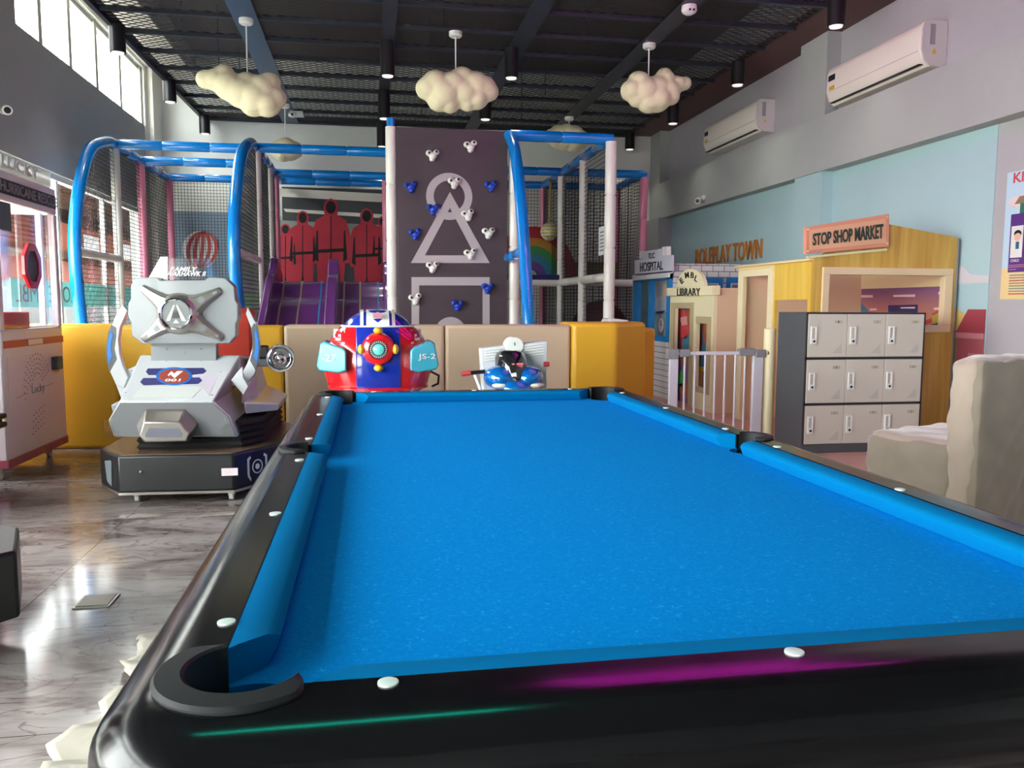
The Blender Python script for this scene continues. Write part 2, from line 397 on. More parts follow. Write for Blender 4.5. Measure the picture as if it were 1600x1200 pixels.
onwall('barn_wall', [(6.62, .1), (6.62, .98), (6.29, .98), (6.29, .1)], 'barn', .006)
onwall('barn_roof', [(6.64, .98), (6.5, 1.19), (6.29, 1.19), (6.29, .98)], 'barnroof', .008)
onwall('barn_trim', [(6.65, .93), (6.65, .98), (6.29, .98), (6.29, .93)], 'barnpink', .010)
onwall('barn_door', [(6.47, .2), (6.47, .8), (6.29, .8), (6.29, .2)], 'barnpink', .008)
onwall('barn_window', [(6.44, .2), (6.44, .77), (6.29, .77), (6.29, .2)], 'white', .010)
onwall('painted_path', [(6.80, .2), (6.80, .88), (6.76, .88), (6.76, .2)], 'white', .004)
onwall('painted_flower', [(6.82, .50), (6.80, .56), (6.76, .57), (6.73, .5), (6.76, .45)], 'orange', .005)
text('ROLEPLAY TOWN', (XR-.009, 12.75, 1.86), (0, -1, 0), (0, 0, 1), 2.3, .27, 'orange', None, 'wall_lettering', .02, .012,
     label='orange ROLEPLAY TOWN lettering on the pale blue right wall', category='lettering')

# ================================================================ CEILING GRID
ZM = 4.30
g = thing('mesh_ceiling', (1, 8, ZM), 'suspended black expanded metal ceiling with cross bars over the whole hall', 'ceiling grid')
def xl(y): return -2.88+.0195*(y-2.0)
MB().prism([(xl(2), 2.0, ZM), (4.72, 2.0, ZM), (4.72, 14.5, ZM), (xl(14.5), 14.5, ZM)], (0, 0, .003)).build('metal_mesh', 'mesh', g)
ys = [14.5-.722*i for i in range(18)]
for y in ys: MB().box(xl(y), 4.72, y-.02, y+.02, ZM-.035, ZM+.02).build('cross_bar', 'navy', g, smooth=False)
for x, wd, mm in ((-1.27, .13, 'beamblue'), (.25, .075, 'navy'), (1.78, .11, 'navy'), (3.26, .11, 'navy')):
    MB().box(x-wd, x+wd, 2.0, 14.5, ZM-.045, ZM-.037).build('long_beam', mm, g, smooth=False)
MB().prism([(xl(2)-.05, 2.0, ZM-.06), (xl(2), 2.0, ZM-.06), (xl(14.5), 14.52, ZM-.06), (xl(14.5)-.05, 14.52, ZM-.06)], (0, 0, .14)).box(xl(14.5)-.05, 4.72, 14.5, 14.54, ZM-.05, ZM+.08).build('edge_frame', 'navy', g, smooth=False)
rods = MB()
for x in (-2.0, .9, 2.6):
    for y in (7.5, 9.8, 12.1, 14.0): rods.cyl((x, y, ZM), .008, ZC-ZM, seg=6)
rods.build('hanger_rods', 'navy', g)

# downlights
def downlight(x, y, z0, label):
    t = thing('ceiling_downlight', (x, y, ZM-.04), label, 'ceiling light')
    MB().lathe([(.085, ZM-.04), (.085, z0), (.078, z0-.004), (.070, z0+.012), (.0, z0+.012)], (x, y, 0)).build('cylinder_housing', 'black', t)
    MB().lathe([(.068, z0+.012), (.06, z0-.012), (.0, z0-.018)], (x, y, 0)).build('lens', M['lens'], t)
    l = bpy.data.lights.new('downlight_beam', 'SPOT'); l.energy = 9; l.spot_size = math.radians(110); l.spot_blend = .9; l.color = (1, .93, .83); l.shadow_soft_size = .06
    o = bpy.data.objects.new('downlight_beam', l); C.objects.link(o); o.location = (x, y, z0-.03)
    return t
M['lens'] = mat('frosted_lens', (.8, .8, .8), .3, emit=(1, .95, .88), estr=.35)
for x, nm, z0 in ((-2.66, 'left edge of the mesh ceiling', 3.97), (.245, 'centre bar of the mesh ceiling', 3.87), (1.71, 'beam right of the centre bar', 3.92), (4.6, 'right edge of the mesh beside the red panel', 3.98)):
    for y, k in ((7.70, 'nearest'), (9.9, 'second nearest'), (12.12, 'third nearest'), (14.22, 'farthest')):
        if (x == 1.71 and y == 14.22) or (y == 7.70 and x != 4.6): continue
        xx = {9.9: -2.70, 12.12: -2.66, 14.22: -2.60}[y] if x < -2 else x
        if x != 4.6: k = {9.9: 'nearest', 12.12: 'middle', 14.22: 'farthest'}[y]
        if x == 1.71: k = {9.9: 'nearer', 12.12: 'farther'}[y]
        downlight(xx, y, z0, 'black cylindrical downlight, %s along the %s' % (k, nm))
# smoke detectors
for x, y, lab in ((3.253, 8.183, 'white round smoke detector near the right cloud lamp, top of the picture'), (.249, 10.95, 'white round smoke detector between the downlights of the centre bar')):
    t = thing('smoke_detector', (x, y, ZM-.045), lab, 'smoke detector')
    MB().lathe([(.075, ZM-.045), (.08, ZM-.09), (.07, ZM-.11), (.04, ZM-.13), (0, ZM-.135)], (x, y, 0)).build('housing', 'white', t)
    MB().box(x-.03, x-.01, y-.078, y-.06, ZM-.112, ZM-.095).box(x+.01, x+.03, y-.078, y-.06, ZM-.112, ZM-.095).build('vent', 'black', t)
t = thing('ceiling_camera', (-1.2, 14.1, ZM-.045), 'small white box with a black dot on the mesh ceiling beside the far left cloud', 'camera')
MB().box(-1.20, -1.0, 13.6, 13.9, ZM-.08, ZM-.045).build('bracket', 'white', t); MB().ell((-1.16, 13.62, ZM-.1), .07, .07, .05).build('dome', 'white', t); MB().ell((-1.16, 13.56, ZM-.11), .02, .02, .02).build('lens', 'black', t)

# cloud lamps
M['cloud'] = mat('cloud_cotton', (.74, .68, .46), .9, bump=.2, bscale=25, emit=(1, .9, .55), estr=.02)
def cloud(cx, cz, Y, blobs, label, s=1.0, rodx=None):
    # blobs: dx, dz, rx, rz in metres
    rx_ = cx if rodx is None else rodx
    t = thing('cloud_pendant_lamp', (rx_, Y, ZM-.045), label, 'pendant lamp')
    b = MB()
    for i, (dx, dz, r) in enumerate(blobs):
        for k in (-1, 0, 1):
            b.ell((cx+dx*s, Y+k*r*.55*s, cz+dz*s), r*s*(1 if k == 0 else .8), r*s*(1 if k == 0 else .8), r*s*.92*(1 if k == 0 else .8), 16, 10)
    o = b.build('cloud_shade', 'cloud', t)
    md = o.modifiers.new('remesh', 'REMESH'); md.mode = 'VOXEL'; md.voxel_size = .022; md.use_smooth_shade = True
    sm = o.modifiers.new('smooth', 'SMOOTH'); sm.iterations = 1; sm.factor = .5
    MB().cyl((rx_, Y, cz), .008, ZM-.06-cz, seg=8).build('cord', 'white', t)
    MB().lathe([(0, ZM-.10), (.06, ZM-.10), (.075, ZM-.085), (.075, ZM-.045)], (rx_, Y, 0)).build('ceiling_rose', 'white', t)
def c0(x, y, Y): p = at(x, y, Y); return p.x, p.z
B1 = [(-.36, .10, .11), (-.26, .10, .13), (-.17, .17, .11), (-.12, .04, .17), (.0, -.02, .18), (.14, -.06, .19), (.22, .02, .17), (.26, -.12, .16), (.30, .10, .12), (.06, .08, .13), (.12, -.14, .14), (.36, -.06, .12)]
B2 = [(-.33, .0, .14), (-.24, .06, .16), (-.14, -.05, .19), (-.2, -.12, .14), (-.04, .04, .18), (.06, .12, .15), (.08, -.03, .18), (.2, .05, .18), (.3, .04, .15), (.36, .0, .12), (.22, -.08, .14), (-.08, -.16, .11), (.12, -.14, .10)]
B3 = [(-.28, -.02, .13), (-.2, .08, .13), (-.14, -.02, .17), (-.08, -.14, .13), (.0, .02, .15), (.02, -.1, .16), (.1, .12, .12), (.14, .0, .14), (.24, .07, .11), (.34, .09, .085), (.18, -.06, .11), (-.22, -.12, .09), (.1, .17, .09)]
cx, cz = c0(377, 142, 9.42); cloud(cx, cz, 9.42, B1, 'cream cloud lamp drooping to the right, hung over the left part of the hall', 1, -1.265)
cx, cz = c0(714, 141, 9.42); cloud(cx, cz, 9.42, B2, 'plump cream cloud lamp hung in front of the climbing wall top', 1.0, .992)
cx, cz = c0(1024, 141, 9.42); cloud(cx, cz, 9.42, B3, 'cream cloud lamp with a pointed right end, right of the climbing wall', 1.04, 3.262)
cx, cz = c0(447, 234, 13.2); cloud(cx, cz, 13.2, [(-.13, 0, .15), (0, .03, .18), (.13, .0, .15), (-.05, -.06, .15), (.07, -.05, .14)], 'small round far cloud lamp seen behind the blue bar above the slides', .95, -1.235)
cx, cz = c0(889, 216, 13.2); cloud(cx, cz, 13.2, [(-.3, .02, .14), (-.18, .06, .17), (-.05, .08, .17), (.1, .06, .17), (.24, .0, .14), (-.1, -.05, .18), (.08, -.07, .18), (.2, -.05, .14), (-.22, -.06, .13)], 'dim far cloud lamp seen behind the blue bar of the right climbing frame', .95, 3.238)

# ================================================================ AIR CONDITIONERS
def aircon(y0, y1, z0, z1, label):
    X1 = XR; X0 = 5.04; t = thing('air_conditioner', (X1, (y0+y1)/2, z0), label, 'air conditioner', None)
    h = z1-z0
    prof = [(X1-.005, z1), (X0+.05, z1), (X0+.015, z1-.03), (X0, z1-.08), (X0-.005, z0+.14*h/.37), (X0+.03, z0+.06), (X0+.09, z0+.01), (X1-.005, z0)]
    MB().prism([(x, y0+.02, z) for x, z in prof], (0, y1-y0-.04, 0)).build('body', 'offwhite', t, bevel=.008)
    prof2 = [(x+.004 if x < X1-.05 else x, z) for x, z in prof]
    MB().prism([(x, y0, z) for x, z in prof2], (0, .02, 0)).build('end_cap', M['acside'], t)
    MB().prism([(x, y1-.02, z) for x, z in prof2], (0, .02, 0)).build('end_cap', M['acside'], t)
    MB().box(X0+.015, X0+.06, y0+.06, y1-.06, z0+.028, z0+.036).build('air_slot', 'black', t)
    MB().box(X0-.004, X0+.004, y0+.05, y1-.05, z0+.15, z0+.153).build('panel_seam', 'gategrey', t)
    MB().box(X0-.008, X0-.002, y1-.17, y1-.05, z1-.16, z1-.10).build('dark_label', 'black', t)
    MB().box(X0-.008, X0-.002, y1-.17, y1-.07, z0+.16, z0+.20).build('yellow_label', 'yplastic', t)
    MB().box(X0+.08, X0+.13, y0-.004, y0, z1-.22, z1-.04).build('side_label', 'gategrey', t)
    MB().prism([(X0+.10, y0-.004, z1-.30), (X0+.15, y0-.004, z1-.30), (X0+.125, y0-.004, z1-.26)], (0, .003, 0)).build('warning_mark', 'yplastic', t)
M['acside'] = mat('ac_side', (.60, .57, .56), .4)
aircon(6.98, 8.58, 3.42, 3.84, 'large white wall air conditioner high on the right wall, nearer of the two')
aircon(10.25, 11.98, 3.50, 3.92, 'white wall air conditioner high on the right wall, farther of the two')

# small wall devices
def wallcam(p, label, n=1):
    t = thing('security_camera', p, label, 'security camera'); x, y, z = p
    MB().cyl((x, y, z), .045, .03*n, 'x').build('base', 'white', t)
    MB().tube([(x+.02*n, y, z), (x+.10*n, y, z-.02)], .02).build('arm', 'white', t)
    MB().tube([(x+.06*n, y+.05, z-.02), (x+.16*n, y-.12, z-.06)], .045, 14).build('camera_body', 'white', t)
    MB().cyl((x+.155*n, y-.11, z-.058), .03, .012, Vector((.1*n, -.17, -.04))).build('lens', 'black', t)
wallcam((XL, 8.55, 3.05), 'small white security camera on the grey left wall below the high windows')
wallcam((5.13, 12.1, 2.87), 'small white security camera on the grey beam left above the mural', -1)
wallcam((5.13, 4.75, 2.86), 'small white camera at the underside of the beam near the right picture edge', -1)
t = thing('vent_grille', (XR, 5.5, 4.3), 'small white junction box high on the right wall at the picture corner', 'box')
MB().box(XR-.05, XR, 5.4, 5.75, 3.82, 3.94).build('casing', 'white', t); MB().box(XR-.055, XR-.05, 5.45, 5.6, 3.85, 3.91).build('cover', 'wall', t)

# poster on the right wall
P0 = XR-.004
t = thing('price_poster', (P0, 5.8, 1.28), 'tall printed rules poster on the grey right wall above the armchair', 'poster')
ya, yb, za, zb = 6.14, 5.1, 1.275, 2.33
MB().box(P0-.006, P0, yb, ya, za, zb).build('poster_sheet', M['psky'] if 'psky' in M else mat('poster_sky', (.50, .68, .80), .5), t)
def pq(name, y0, y1, z0, z1, m, d): return MB().box(P0-.006-d, P0-.006, y1, y0, z0, z1).build(name, m, t)
pq('yellow_base', ya, yb, za, za+.26, mat('poster_yellow', (.80, .62, .30), .5), .001)
pc = MB()
for yy, rr in ((6.06, .05), (6.0, .07), (5.93, .06)): pc.ell((P0-.006, yy, 2.08), .002, rr, rr*.8)
pc.build('printed_cloud', mat('poster_cloud', (.75, .62, .64), .6), t)
text('KIDS', (P0-.007, 6.07, 2.235), (0, -1, 0), (0, 0, 1), .28, .085, mat('poster_red', (.62, .05, .07), .5), t, 'heading', .001, .02)
MB().prism([(P0-.009, 6.04, 2.06), (P0-.009, 5.99, 2.12), (P0-.009, 5.7, 2.12), (P0-.009, 5.66, 2.06)], (.002, 0, 0)).build('printed_roof', mat('poster_brown', (.25, .18, .10), .5), t)
pq('printed_house', 5.98, 5.72, 1.98, 2.06, mat('poster_green', (.03, .18, .12), .5), .002)
pq('purple_panel', 6.07, 5.15, 1.50, 1.98, mat('poster_purple', (.10, .03, .22), .5), .002)
pq('white_card', 6.055, 5.93, 1.62, 1.88, 'white', .003)
f_ = MB(); f_.ell((P0-.010, 5.985, 1.79), .001, .035, .035); f_.build('printed_face', mat('poster_skin', (.75, .48, .36), .6), t)
f_ = MB(); f_.ell((P0-.0095, 5.985, 1.815), .001, .04, .03); f_.build('printed_hair', 'black', t)
pq('printed_suit', 6.0, 5.965, 1.69, 1.75, mat('poster_suit', (.02, .12, .2), .5), .004)
text('CHILD', (P0-.009, 6.045, 1.585), (0, -1, 0), (0, 0, 1), .09, .022, 'white', t, 'caption', .001, .01)
for i, z in enumerate((1.555, 1.54, 1.52)): pq('small_print', 6.06, 5.7 if i < 2 else 5.98, z, z+.006, 'barnpink', .003)
for i in range(8): pq('text_line', 6.05, 5.3, 1.47-.022*i, 1.479-.022*i, 'mred' if i in (2, 7) else 'lettgrey', .002)

# ================================================================ POOL TABLE
TX0, TX1, TY0, TY1 = -.172, 1.157, .878, 3.852
TXC, TYC = (TX0+TX1)/2, (TY0+TY1)/2
T = thing('pool_table', (TXC, TYC, 0), 'large pool table with bright blue cloth and glossy black rails in the foreground', 'pool table')
def rrect(off, r, z, n=10):
    x0, x1, y0, y1 = TX0-off, TX1+off, TY0-off, TY1+off; pts = []
    for cx, cy, a0 in ((x1-r, y1-r, 0), (x0+r, y1-r, 90), (x0+r, y0+r, 180), (x1-r, y0+r, 270)):
        for k in range(n+1):
            a = math.radians(a0+90*k/n); pts.append((cx+r*math.cos(a), cy+r*math.sin(a), z))
    return pts
rings = [rrect(0, .004, .69), rrect(0, .004, .797), rrect(.003, .006, .800), rrect(.055, .055, .8005)]
for k in range(1, 10):
    a = PI/2*k/9; rings.append(rrect(.055+.067*math.sin(a), .055+.075*math.sin(a), .800-.058*(1-math.cos(a))))
rings += [rrect(.120, .128, .715), rrect(.105, .11, .69), rrect(.09, .10, .675), rrect(.0, .004, .675)]
rb = MB(); rb.loft(rings, cap=False)
rail = rb.build('rail_frame', 'rail', T)
bm = bmesh.new(); bm.from_mesh(rail.data)
bmesh.ops.bridge_loops(bm, edges=[e for e in bm.edges if e.is_boundary]); bmesh.ops.recalc_face_normals(bm, faces=bm.faces[:]); bm.to_mesh(rail.data); bm.free()
corners = [(TX0+.030, TY0+.035, 45), (TX1-.030, TY0+.035, 135), (TX0+.030, TY1-.035, -45), (TX1-.030, TY1-.035, -135)]
sides = [(TX0-.012, TYC, 0), (TX1+.012, TYC, 180)]
cb = MB()
for x, y, a in corners: cb.cyl((x, y, .60), .066, .4, seg=40)
for x, y, a in sides: cb.cyl((x, y, .60), .055, .4, seg=36)
cutter = cb.build('tmp', 'rail')
cut(rail, cutter)
bed = MB().box(TX0-.01, TX1+.01, TY0-.01, TY1+.01, .715, .755).build('bed_cloth', 'bed', T)
cut(bed, cutter)
bpy.data.objects.remove(cutter)
for o_ in (rail,):
    for p_ in o_.data.polygons: p_.use_smooth = True
    o_.data.set_sharp_from_angle(angle=math.radians(35))
# cushions
prof = [(0, .74), (0, .799), (.012, .7995), (.040, .797), (.050, .792), (.0545, .787), (.053, .781), (.040, .757), (.03, .754)]
def cushion(p0, p1, inward, e0, e1):
    # p0,p1: ends at the joint; e0,e1: how far the nose retreats at each end per unit inward
    p0 = Vector(p0); p1 = Vector(p1); d = (p1-p0).normalized(); n = Vector(inward)
    n_seg = 24; rings = []
    L = (p1-p0).length
    for i in range(n_seg+1):
        f = i/n_seg; ring = []
        for u, z in prof:
            a = e0*u; b = L-e1*u
            q = p0 + d*(a+(b-a)*f) + n*u; ring.append((q.x, q.y, z))
        rings.append(ring)
    return MB().loft(rings).build('cushion', 'cloth', T)
cs, sg = .105, .062
for xj, nx in ((TX0, 1), (TX1, -1)):
    cushion((xj, TY0+cs, 0), (xj, TYC-sg, 0), (nx, 0, 0), 1.05, .45)
    cushion((xj, TYC+sg, 0), (xj, TY1-cs, 0), (nx, 0, 0), .45, 1.05)
for yj, ny in ((TY0, 1), (TY1, -1)):
    cushion((TX0+cs, yj, 0), (TX1-cs, yj, 0), (0, ny, 0), 1.05, 1.05)
# pocket liners and pocket cups
def liner(x, y, ang, r0, r1, gap, nm='pocket_liner'):
    b = MB(); n = 36; rings = []
    for k in range(n+1):
        a = math.radians(ang+gap+(360-2*gap)*k/n); f = min(1, min(k, n-k)/5+.25)
        ri = r0; ro = r0+(r1-r0)*f; c, s = math.cos(a), math.sin(a)
        rings.append([(x+c*ri, y+s*ri, .74), (x+c*ri, y+s*ri, .8065), (x+c*(ri+.004), y+s*(ri+.004), .809), (x+c*(ro-.004), y+s*(ro-.004), .807), (x+c*ro, y+s*ro, .803), (x+c*ro, y+s*ro, .796)])
    b.loft(rings)
    o = b.build(nm, 'liner', T)
    MB().lathe([(r0+.001, .74), (r0+.001, .62), (r0*.8, .55), (0, .54)], (x, y, 0)).build('pocket_cup', 'blackmatte', T)
    return o
for x, y, a in corners: liner(x, y, a, .064, .098, 71)
for x, y, a in sides: liner(x, y, a, .053, .078, 88)
# sights
def sight(x, y): MB().lathe([(.0115, .7995), (.0115, .8022), (.009, .8026), (0, .8026)], (x, y, 0), seg=24).build('sight', 'sight', T)
for y in (1.064, 1.621, 2.184, 2.535, 3.095, 3.67):
    sight(-.187, y); sight(1.172, y)
for x in (.015, .4925, .97): sight(x, .859); sight(x, 3.871)
ap = MB()
for off, z in ((.085, .676), (.075, .60), (.05, .47), (.05, .45)): pass
MB().loft([rrect(.088, .09, .677), rrect(.07, .08, .60), rrect(.02, .04, .45), rrect(.0, .03, .44)]).build('apron', 'black', T)
for sx, sy in ((0, 0), (1, 0), (0, 1), (1, 1)):
    x = TX0+.12 if sx == 0 else TX1-.12; y = TY0+.2 if sy == 0 else TY1-.2
    MB().loft([[(x+dx*a, y+dy*a, z) for dx, dy in ((-1, -1), (1, -1), (1, 1), (-1, 1))] for a, z in ((.10, .44), (.085, .2), (.07, .05), (.08, .03), (.08, 0))]).build('leg', 'black', T, bevel=.01)
# thin crumpled cream surface on the floor, left of the table
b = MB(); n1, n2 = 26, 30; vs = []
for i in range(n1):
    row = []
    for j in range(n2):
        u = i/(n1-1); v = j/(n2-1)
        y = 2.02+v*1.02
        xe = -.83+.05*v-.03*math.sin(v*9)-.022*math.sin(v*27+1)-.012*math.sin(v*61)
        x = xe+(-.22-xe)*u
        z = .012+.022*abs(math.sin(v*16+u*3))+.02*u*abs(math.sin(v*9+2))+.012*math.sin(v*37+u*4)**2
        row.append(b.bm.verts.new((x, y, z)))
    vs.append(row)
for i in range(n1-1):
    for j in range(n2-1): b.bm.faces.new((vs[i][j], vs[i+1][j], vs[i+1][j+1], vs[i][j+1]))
sheet = b.build('cream_sheet', mat('crumpled_cream', (.40, .36, .30), .4, coat=.3), None)
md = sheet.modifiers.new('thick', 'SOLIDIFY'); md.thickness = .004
tag(sheet, 'crumpled cream surface on the marble floor beside the pool table', 'plastic sheet')
# floor hatch
t = thing('floor_socket_plate', (-1.11, 3.46, 0), 'square metal floor plate set in the marble left of the pool table', 'floor plate')
MB().box(-1.18, -1.04, 3.38, 3.53, 0, .006).build('frame', 'silver', t, bevel=.002)
MB().box(-1.17, -1.05, 3.39, 3.52, .006, .009).build('lid', 'frost', t)

# ================================================================ SOFT PADS
def pad(name, pts, z, m, label, b=.03):
    o = MB().loft([[(x, y, zz) for x, y in pts] for zz in (.0, z)]).build(name, m, None, bevel=b, bseg=3)
    return tag(o, label, 'padded barrier')
pad('padded_barrier', [(-2.95, 7.25), (-2.07, 7.22), (-2.07, 7.5), (-2.95, 7.5)], 1.04, 'yellow', 'yellow padded barrier block between the claw machine and the arcade ride')
pad('padded_barrier', [(-2.065, 7.22), (-.73, 7.16), (-.73, 7.42), (-2.065, 7.48)], 1.03, 'yellow', 'yellow padded barrier block behind the grey arcade ride')
pad('padded_barrier', [(-.72, 7.15), (.648, 7.15), (.648, 7.42), (-.72, 7.42)], 1.035, 'beige', 'beige padded barrier block behind the red and blue ride')
pad('padded_barrier', [(.656, 7.15), (1.79, 7.15), (1.79, 7.42), (.656, 7.42)], 1.035, 'beige', 'beige padded barrier block behind the motorbike ride')
pad('padded_barrier', [(1.798, 7.12), (2.20, 7.10), (2.62, 7.50), (2.62, 7.72), (1.798, 7.72)], 1.055, 'yellow', 'yellow padded corner block of the play area barrier', .04)
pad('padded_barrier', [(2.65, 7.72), (2.86, 7.90), (2.86, 8.15), (2.60, 8.15)], .985, 'yellow', 'lower yellow padded block beside the white safety gate')
# white step ends behind pads
o = MB().prism([at(948, 510, 8.6), at(953, 497, 8.6), at(982, 500, 8.6), at(990, 512, 8.6), Vector((2.75, 8.6, 0)), Vector((2.45, 8.6, 0))], (0, .3, 0)).build('white_foam_block', 'white', None, bevel=.02)
tag(o, 'white moulded block peeking over the yellow corner pad', 'block')
o = MB().box(1.86, 2.02, 9.95, 10.3, 0, 1.08).build('white_foam_block', 'white', None, bevel=.02)
tag(o, 'small white block low behind the bright blue arched pole', 'block')

# ================================================================ PLAY FRAME
ZT = 3.23
PF = thing('climbing_frame', (0, 11.5, 0), 'indoor soft play climbing frame of blue, white and pink padded poles with black nets', 'play frame')
def pole(name, pts, r, m, bands=True):
    # padded pole made of sleeves with small necks
    pts = [Vector(p) for p in pts]; out = []; rad = []
    for a, b in zip(pts, pts[1:]):
        L = (b-a).length; n = max(1, round(L/.6)) if bands and len(pts) == 2 else 1
        for i in range(n):
            for f, q in ((0.0, .86), (.03, 1), (.5, 1.02), (.97, 1)):
                if n == 1 and len(pts) > 2 and f > 0: continue
                out.append(a+(b-a)*((i+f)/n)); rad.append(r*(q if not (n == 1 and len(pts) > 2) else 1))
    out.append(pts[-1]); rad.append(r)
    return MB().tube(out, rad, 12).build(name, m, PF)
RB = .062
XA, XB_, XC, XD, XE = -3.17, -1.42, .31, 2.92, 4.22
# top bars
for y in (11.3, 12.5, 14.05): pole('top_bar', [(XA, y, ZT), (XB_, y, ZT)], RB, 'bluepvc'); 
for y in (11.2, 13.25, 14.05): pole('top_bar', [(XB_, y, ZT), (XC, y, ZT)], RB, 'bluepvc')
for x in (XA, XB_): pole('top_bar', [(x, 11.3, ZT), (x, 14.05, ZT)], RB, 'bluepvc')
pole('top_bar', [(1.67, 9.8, ZT), (XD+.03, 9.8, ZT)], RB+.005, 'bluepvc')
pole('top_bar', [(XD, 9.8, ZT), (XD, 13.7, ZT)], RB, 'bluepvc')
pole('top_bar', [(1.4, 12.3, ZT), (XE, 12.3, ZT)], RB, 'bluepvc')
pole('top_bar', [(1.4, 13.7, ZT), (XE, 13.7, ZT)], RB, 'bluepvc')
pole('top_bar', [(XE, 12.3, ZT), (XE, 13.7, ZT)], RB, 'bluepvc')
# posts
for x, y, m in ((XA, 11.3, 'whitepvc'), (XB_, 11.2, 'whitepvc'), (XB_, 12.5, 'whitepvc'), (XA, 12.5, 'pinkpvc'), (XA+.03, 14.05, 'pinkpvc'), (XB_, 13.35, 'pinkpvc'), (XC-.03, 13.35, 'pinkpvc'),
                (XD, 9.75, 'whitepvc'), (XD, 11.05, 'whitepvc'), (XD, 12.35, 'whitepvc'), (XD, 13.7, 'pinkpvc'), (XE, 12.3, 'pinkpvc'), (XE, 13.7, 'pinkpvc'), (1.745, 9.86, 'whitepvc')):
    pole('post', [(x, y, 0), (x, y, ZT-.04)], .058 if m != 'whitepvc' or y > 10 else .07, m)
pole('post', [(.275, 9.86, 0), (.275, 9.86, ZT+.05)], .065, 'whitepvc')
MB().cyl((.275, 9.86, ZT+.05), .05, .10).build('pole_cap', 'bluepvc', PF)
pole('post', [(2.35, 12.35, 0), (2.35, 12.35, 1.5)], .05, 'whitepvc')
# arches
def spline(pts, n=8):
    P = [Vector(p) for p in pts]; P = [2*P[0]-P[1]]+P+[2*P[-1]-P[-2]]; out = []
    for i in range(1, len(P)-2):
        for k in range(n):
            t = k/n; a, b, c, d = P[i-1:i+3]
            out.append(.5*((2*b)+(c-a)*t+(2*a-5*b+4*c-d)*t*t+(3*b-a-3*c+d)*t**3))
    return out+[P[-2]]
A1 = [(11.3, ZT), (10.95, 3.19), (10.36, 2.99), (9.96, 2.55), (9.74, 2.08), (9.69, 1.73), (9.72, 1.38), (9.80, 1.0), (9.9, .5), (9.95, 0)]
A2 = [(11.2, ZT), (10.8, 3.21), (10.09, 2.96), (9.64, 2.53), (9.40, 2.15), (9.32, 1.73), (9.42, 1.38), (9.60, 1.03), (9.68, .5), (9.7, 0)]
A3 = [(9.83, ZT), (9.62, 3.12), (9.38, 2.94), (9.10, 2.54), (8.93, 2.17), (8.76, 1.74), (8.64, 1.39), (8.52, 1.05), (8.45, .5), (8.42, 0)]
for X, A in ((XA, A1), (XB_-.02, A2), (1.67, A3)): pole('arched_pole', spline([(X, y, z) for y, z in A]), .068, 'bluepvc')
pole('side_brace', [(XA, 9.72, 1.78), (XA, 11.3, 1.78)], .05, 'whitepvc')
pole('side_brace', [(XB_, 9.35, 1.78), (XB_, 11.2, 1.78)], .045, 'whitepvc')
pole('side_brace', [(1.67, 8.78, 1.80), (1.67, 9.82, 1.78)], .06, 'bluepvc')
pole('deck_rail', [(XD, 9.7, 1.56), (XD, 12.35, 1.56)], .058, 'whitepvc')
pole('deck_rail', [(1.75, 12.35, 1.56), (XD, 12.35, 1.56)], .06, 'whitepvc')
pole('deck_rail', [(XD, 12.35, 1.56), (XE, 12.3, 1.56)], .058, 'whitepvc')
pole('deck_rail', [(XB_, 11.2, 1.35), (XB_, 12.5, 1.35)], .05, 'whitepvc')
MB().box(1.75, XD, 12.3, 13.6, 1.60, 1.68).box(XD, XE, 12.4, 13.6, 1.55, 1.6).build('deck', 'navyv', PF, bevel=.01)
MB().box(XA+.1, XB_-.1, 12.55, 13.9, 1.28, 1.42).build('deck', 'purple', PF, bevel=.02)
MB().box(XB_+.1, XC-.05, 11.75, 13.25, 1.40, 1.52).build('deck', 'purple', PF, bevel=.02)
# steps seen between the arch and the slides
st = thing('foam_stairs', (-1.9, 11.9, 0), 'green and yellow soft foam steps behind the left blue arch', 'steps')
for i, m in enumerate(('yellow', 'yellow', 'green', 'green', 'purple')):
    z = .85+i*.13; MB().box(-1.98, -1.52, 11.3+.22*i, 11.52+.22*i, z-.35, z+.13).build('step', m, st, bevel=.015)
MB().box(-1.98, -1.52, 11.3, 12.4, 0, .52).build('base_block', 'yellow', st)
# nets (real cord grids)
def net(o, u, v, lu, lv, name='net', m='net', cell=.05, r=.0028, clip=None):
    o = Vector(o); u = Vector(u).normalized(); v = Vector(v).normalized(); b = MB(); nrm = u.cross(v)
    def strip(a, c, side):
        s = side*r; t = nrm*r
        b.loft([[a-s-t, a+s-t, a+s+t, a-s+t], [c-s-t, c+s-t, c+s+t, c-s+t]])
    nu = int(lu/cell); nv = int(lv/cell)
    for i in range(nu+1):
        a = i*cell; v0, v1 = (0, lv) if clip is None else clip(a)
        if v1-v0 > .05: strip(o+u*a+v*v0, o+u*a+v*v1, u)
    for j in range(nv+1):
        c = j*cell
        if clip is None: strip(o+v*c, o+u*lu+v*c, v)
        else:
            ok = [i for i in range(nu+1) if clip(i*cell)[0] <= c <= clip(i*cell)[1]]
            if len(ok) > 1: strip(o+u*(ok[0]*cell)+v*c, o+u*(ok[-1]*cell)+v*c, v)
    return b.build(name, m, PF, smooth=False)
net((XA, 11.35, .0), (0, 1, 0), (0, 0, 1), 2.65, ZT)
net((XA, 14.1, .0), (1, 0, 0), (0, 0, 1), 1.7, ZT-.05)
def archclip(A, x0):
    def f(a):
        y = x0+a; pts = sorted(A[:7]); 
        for (y0, z0), (y1, z1) in zip(pts, pts[1:]):
            if y0 <= y <= y1 and y1 > y0: return (0, z0+(z1-z0)*(y-y0)/(y1-y0))
        return (0, 1.7)
    return f
net((XA, 9.74, 0), (0, 1, 0), (0, 0, 1), 1.55, ZT, clip=archclip(A1, 9.74))
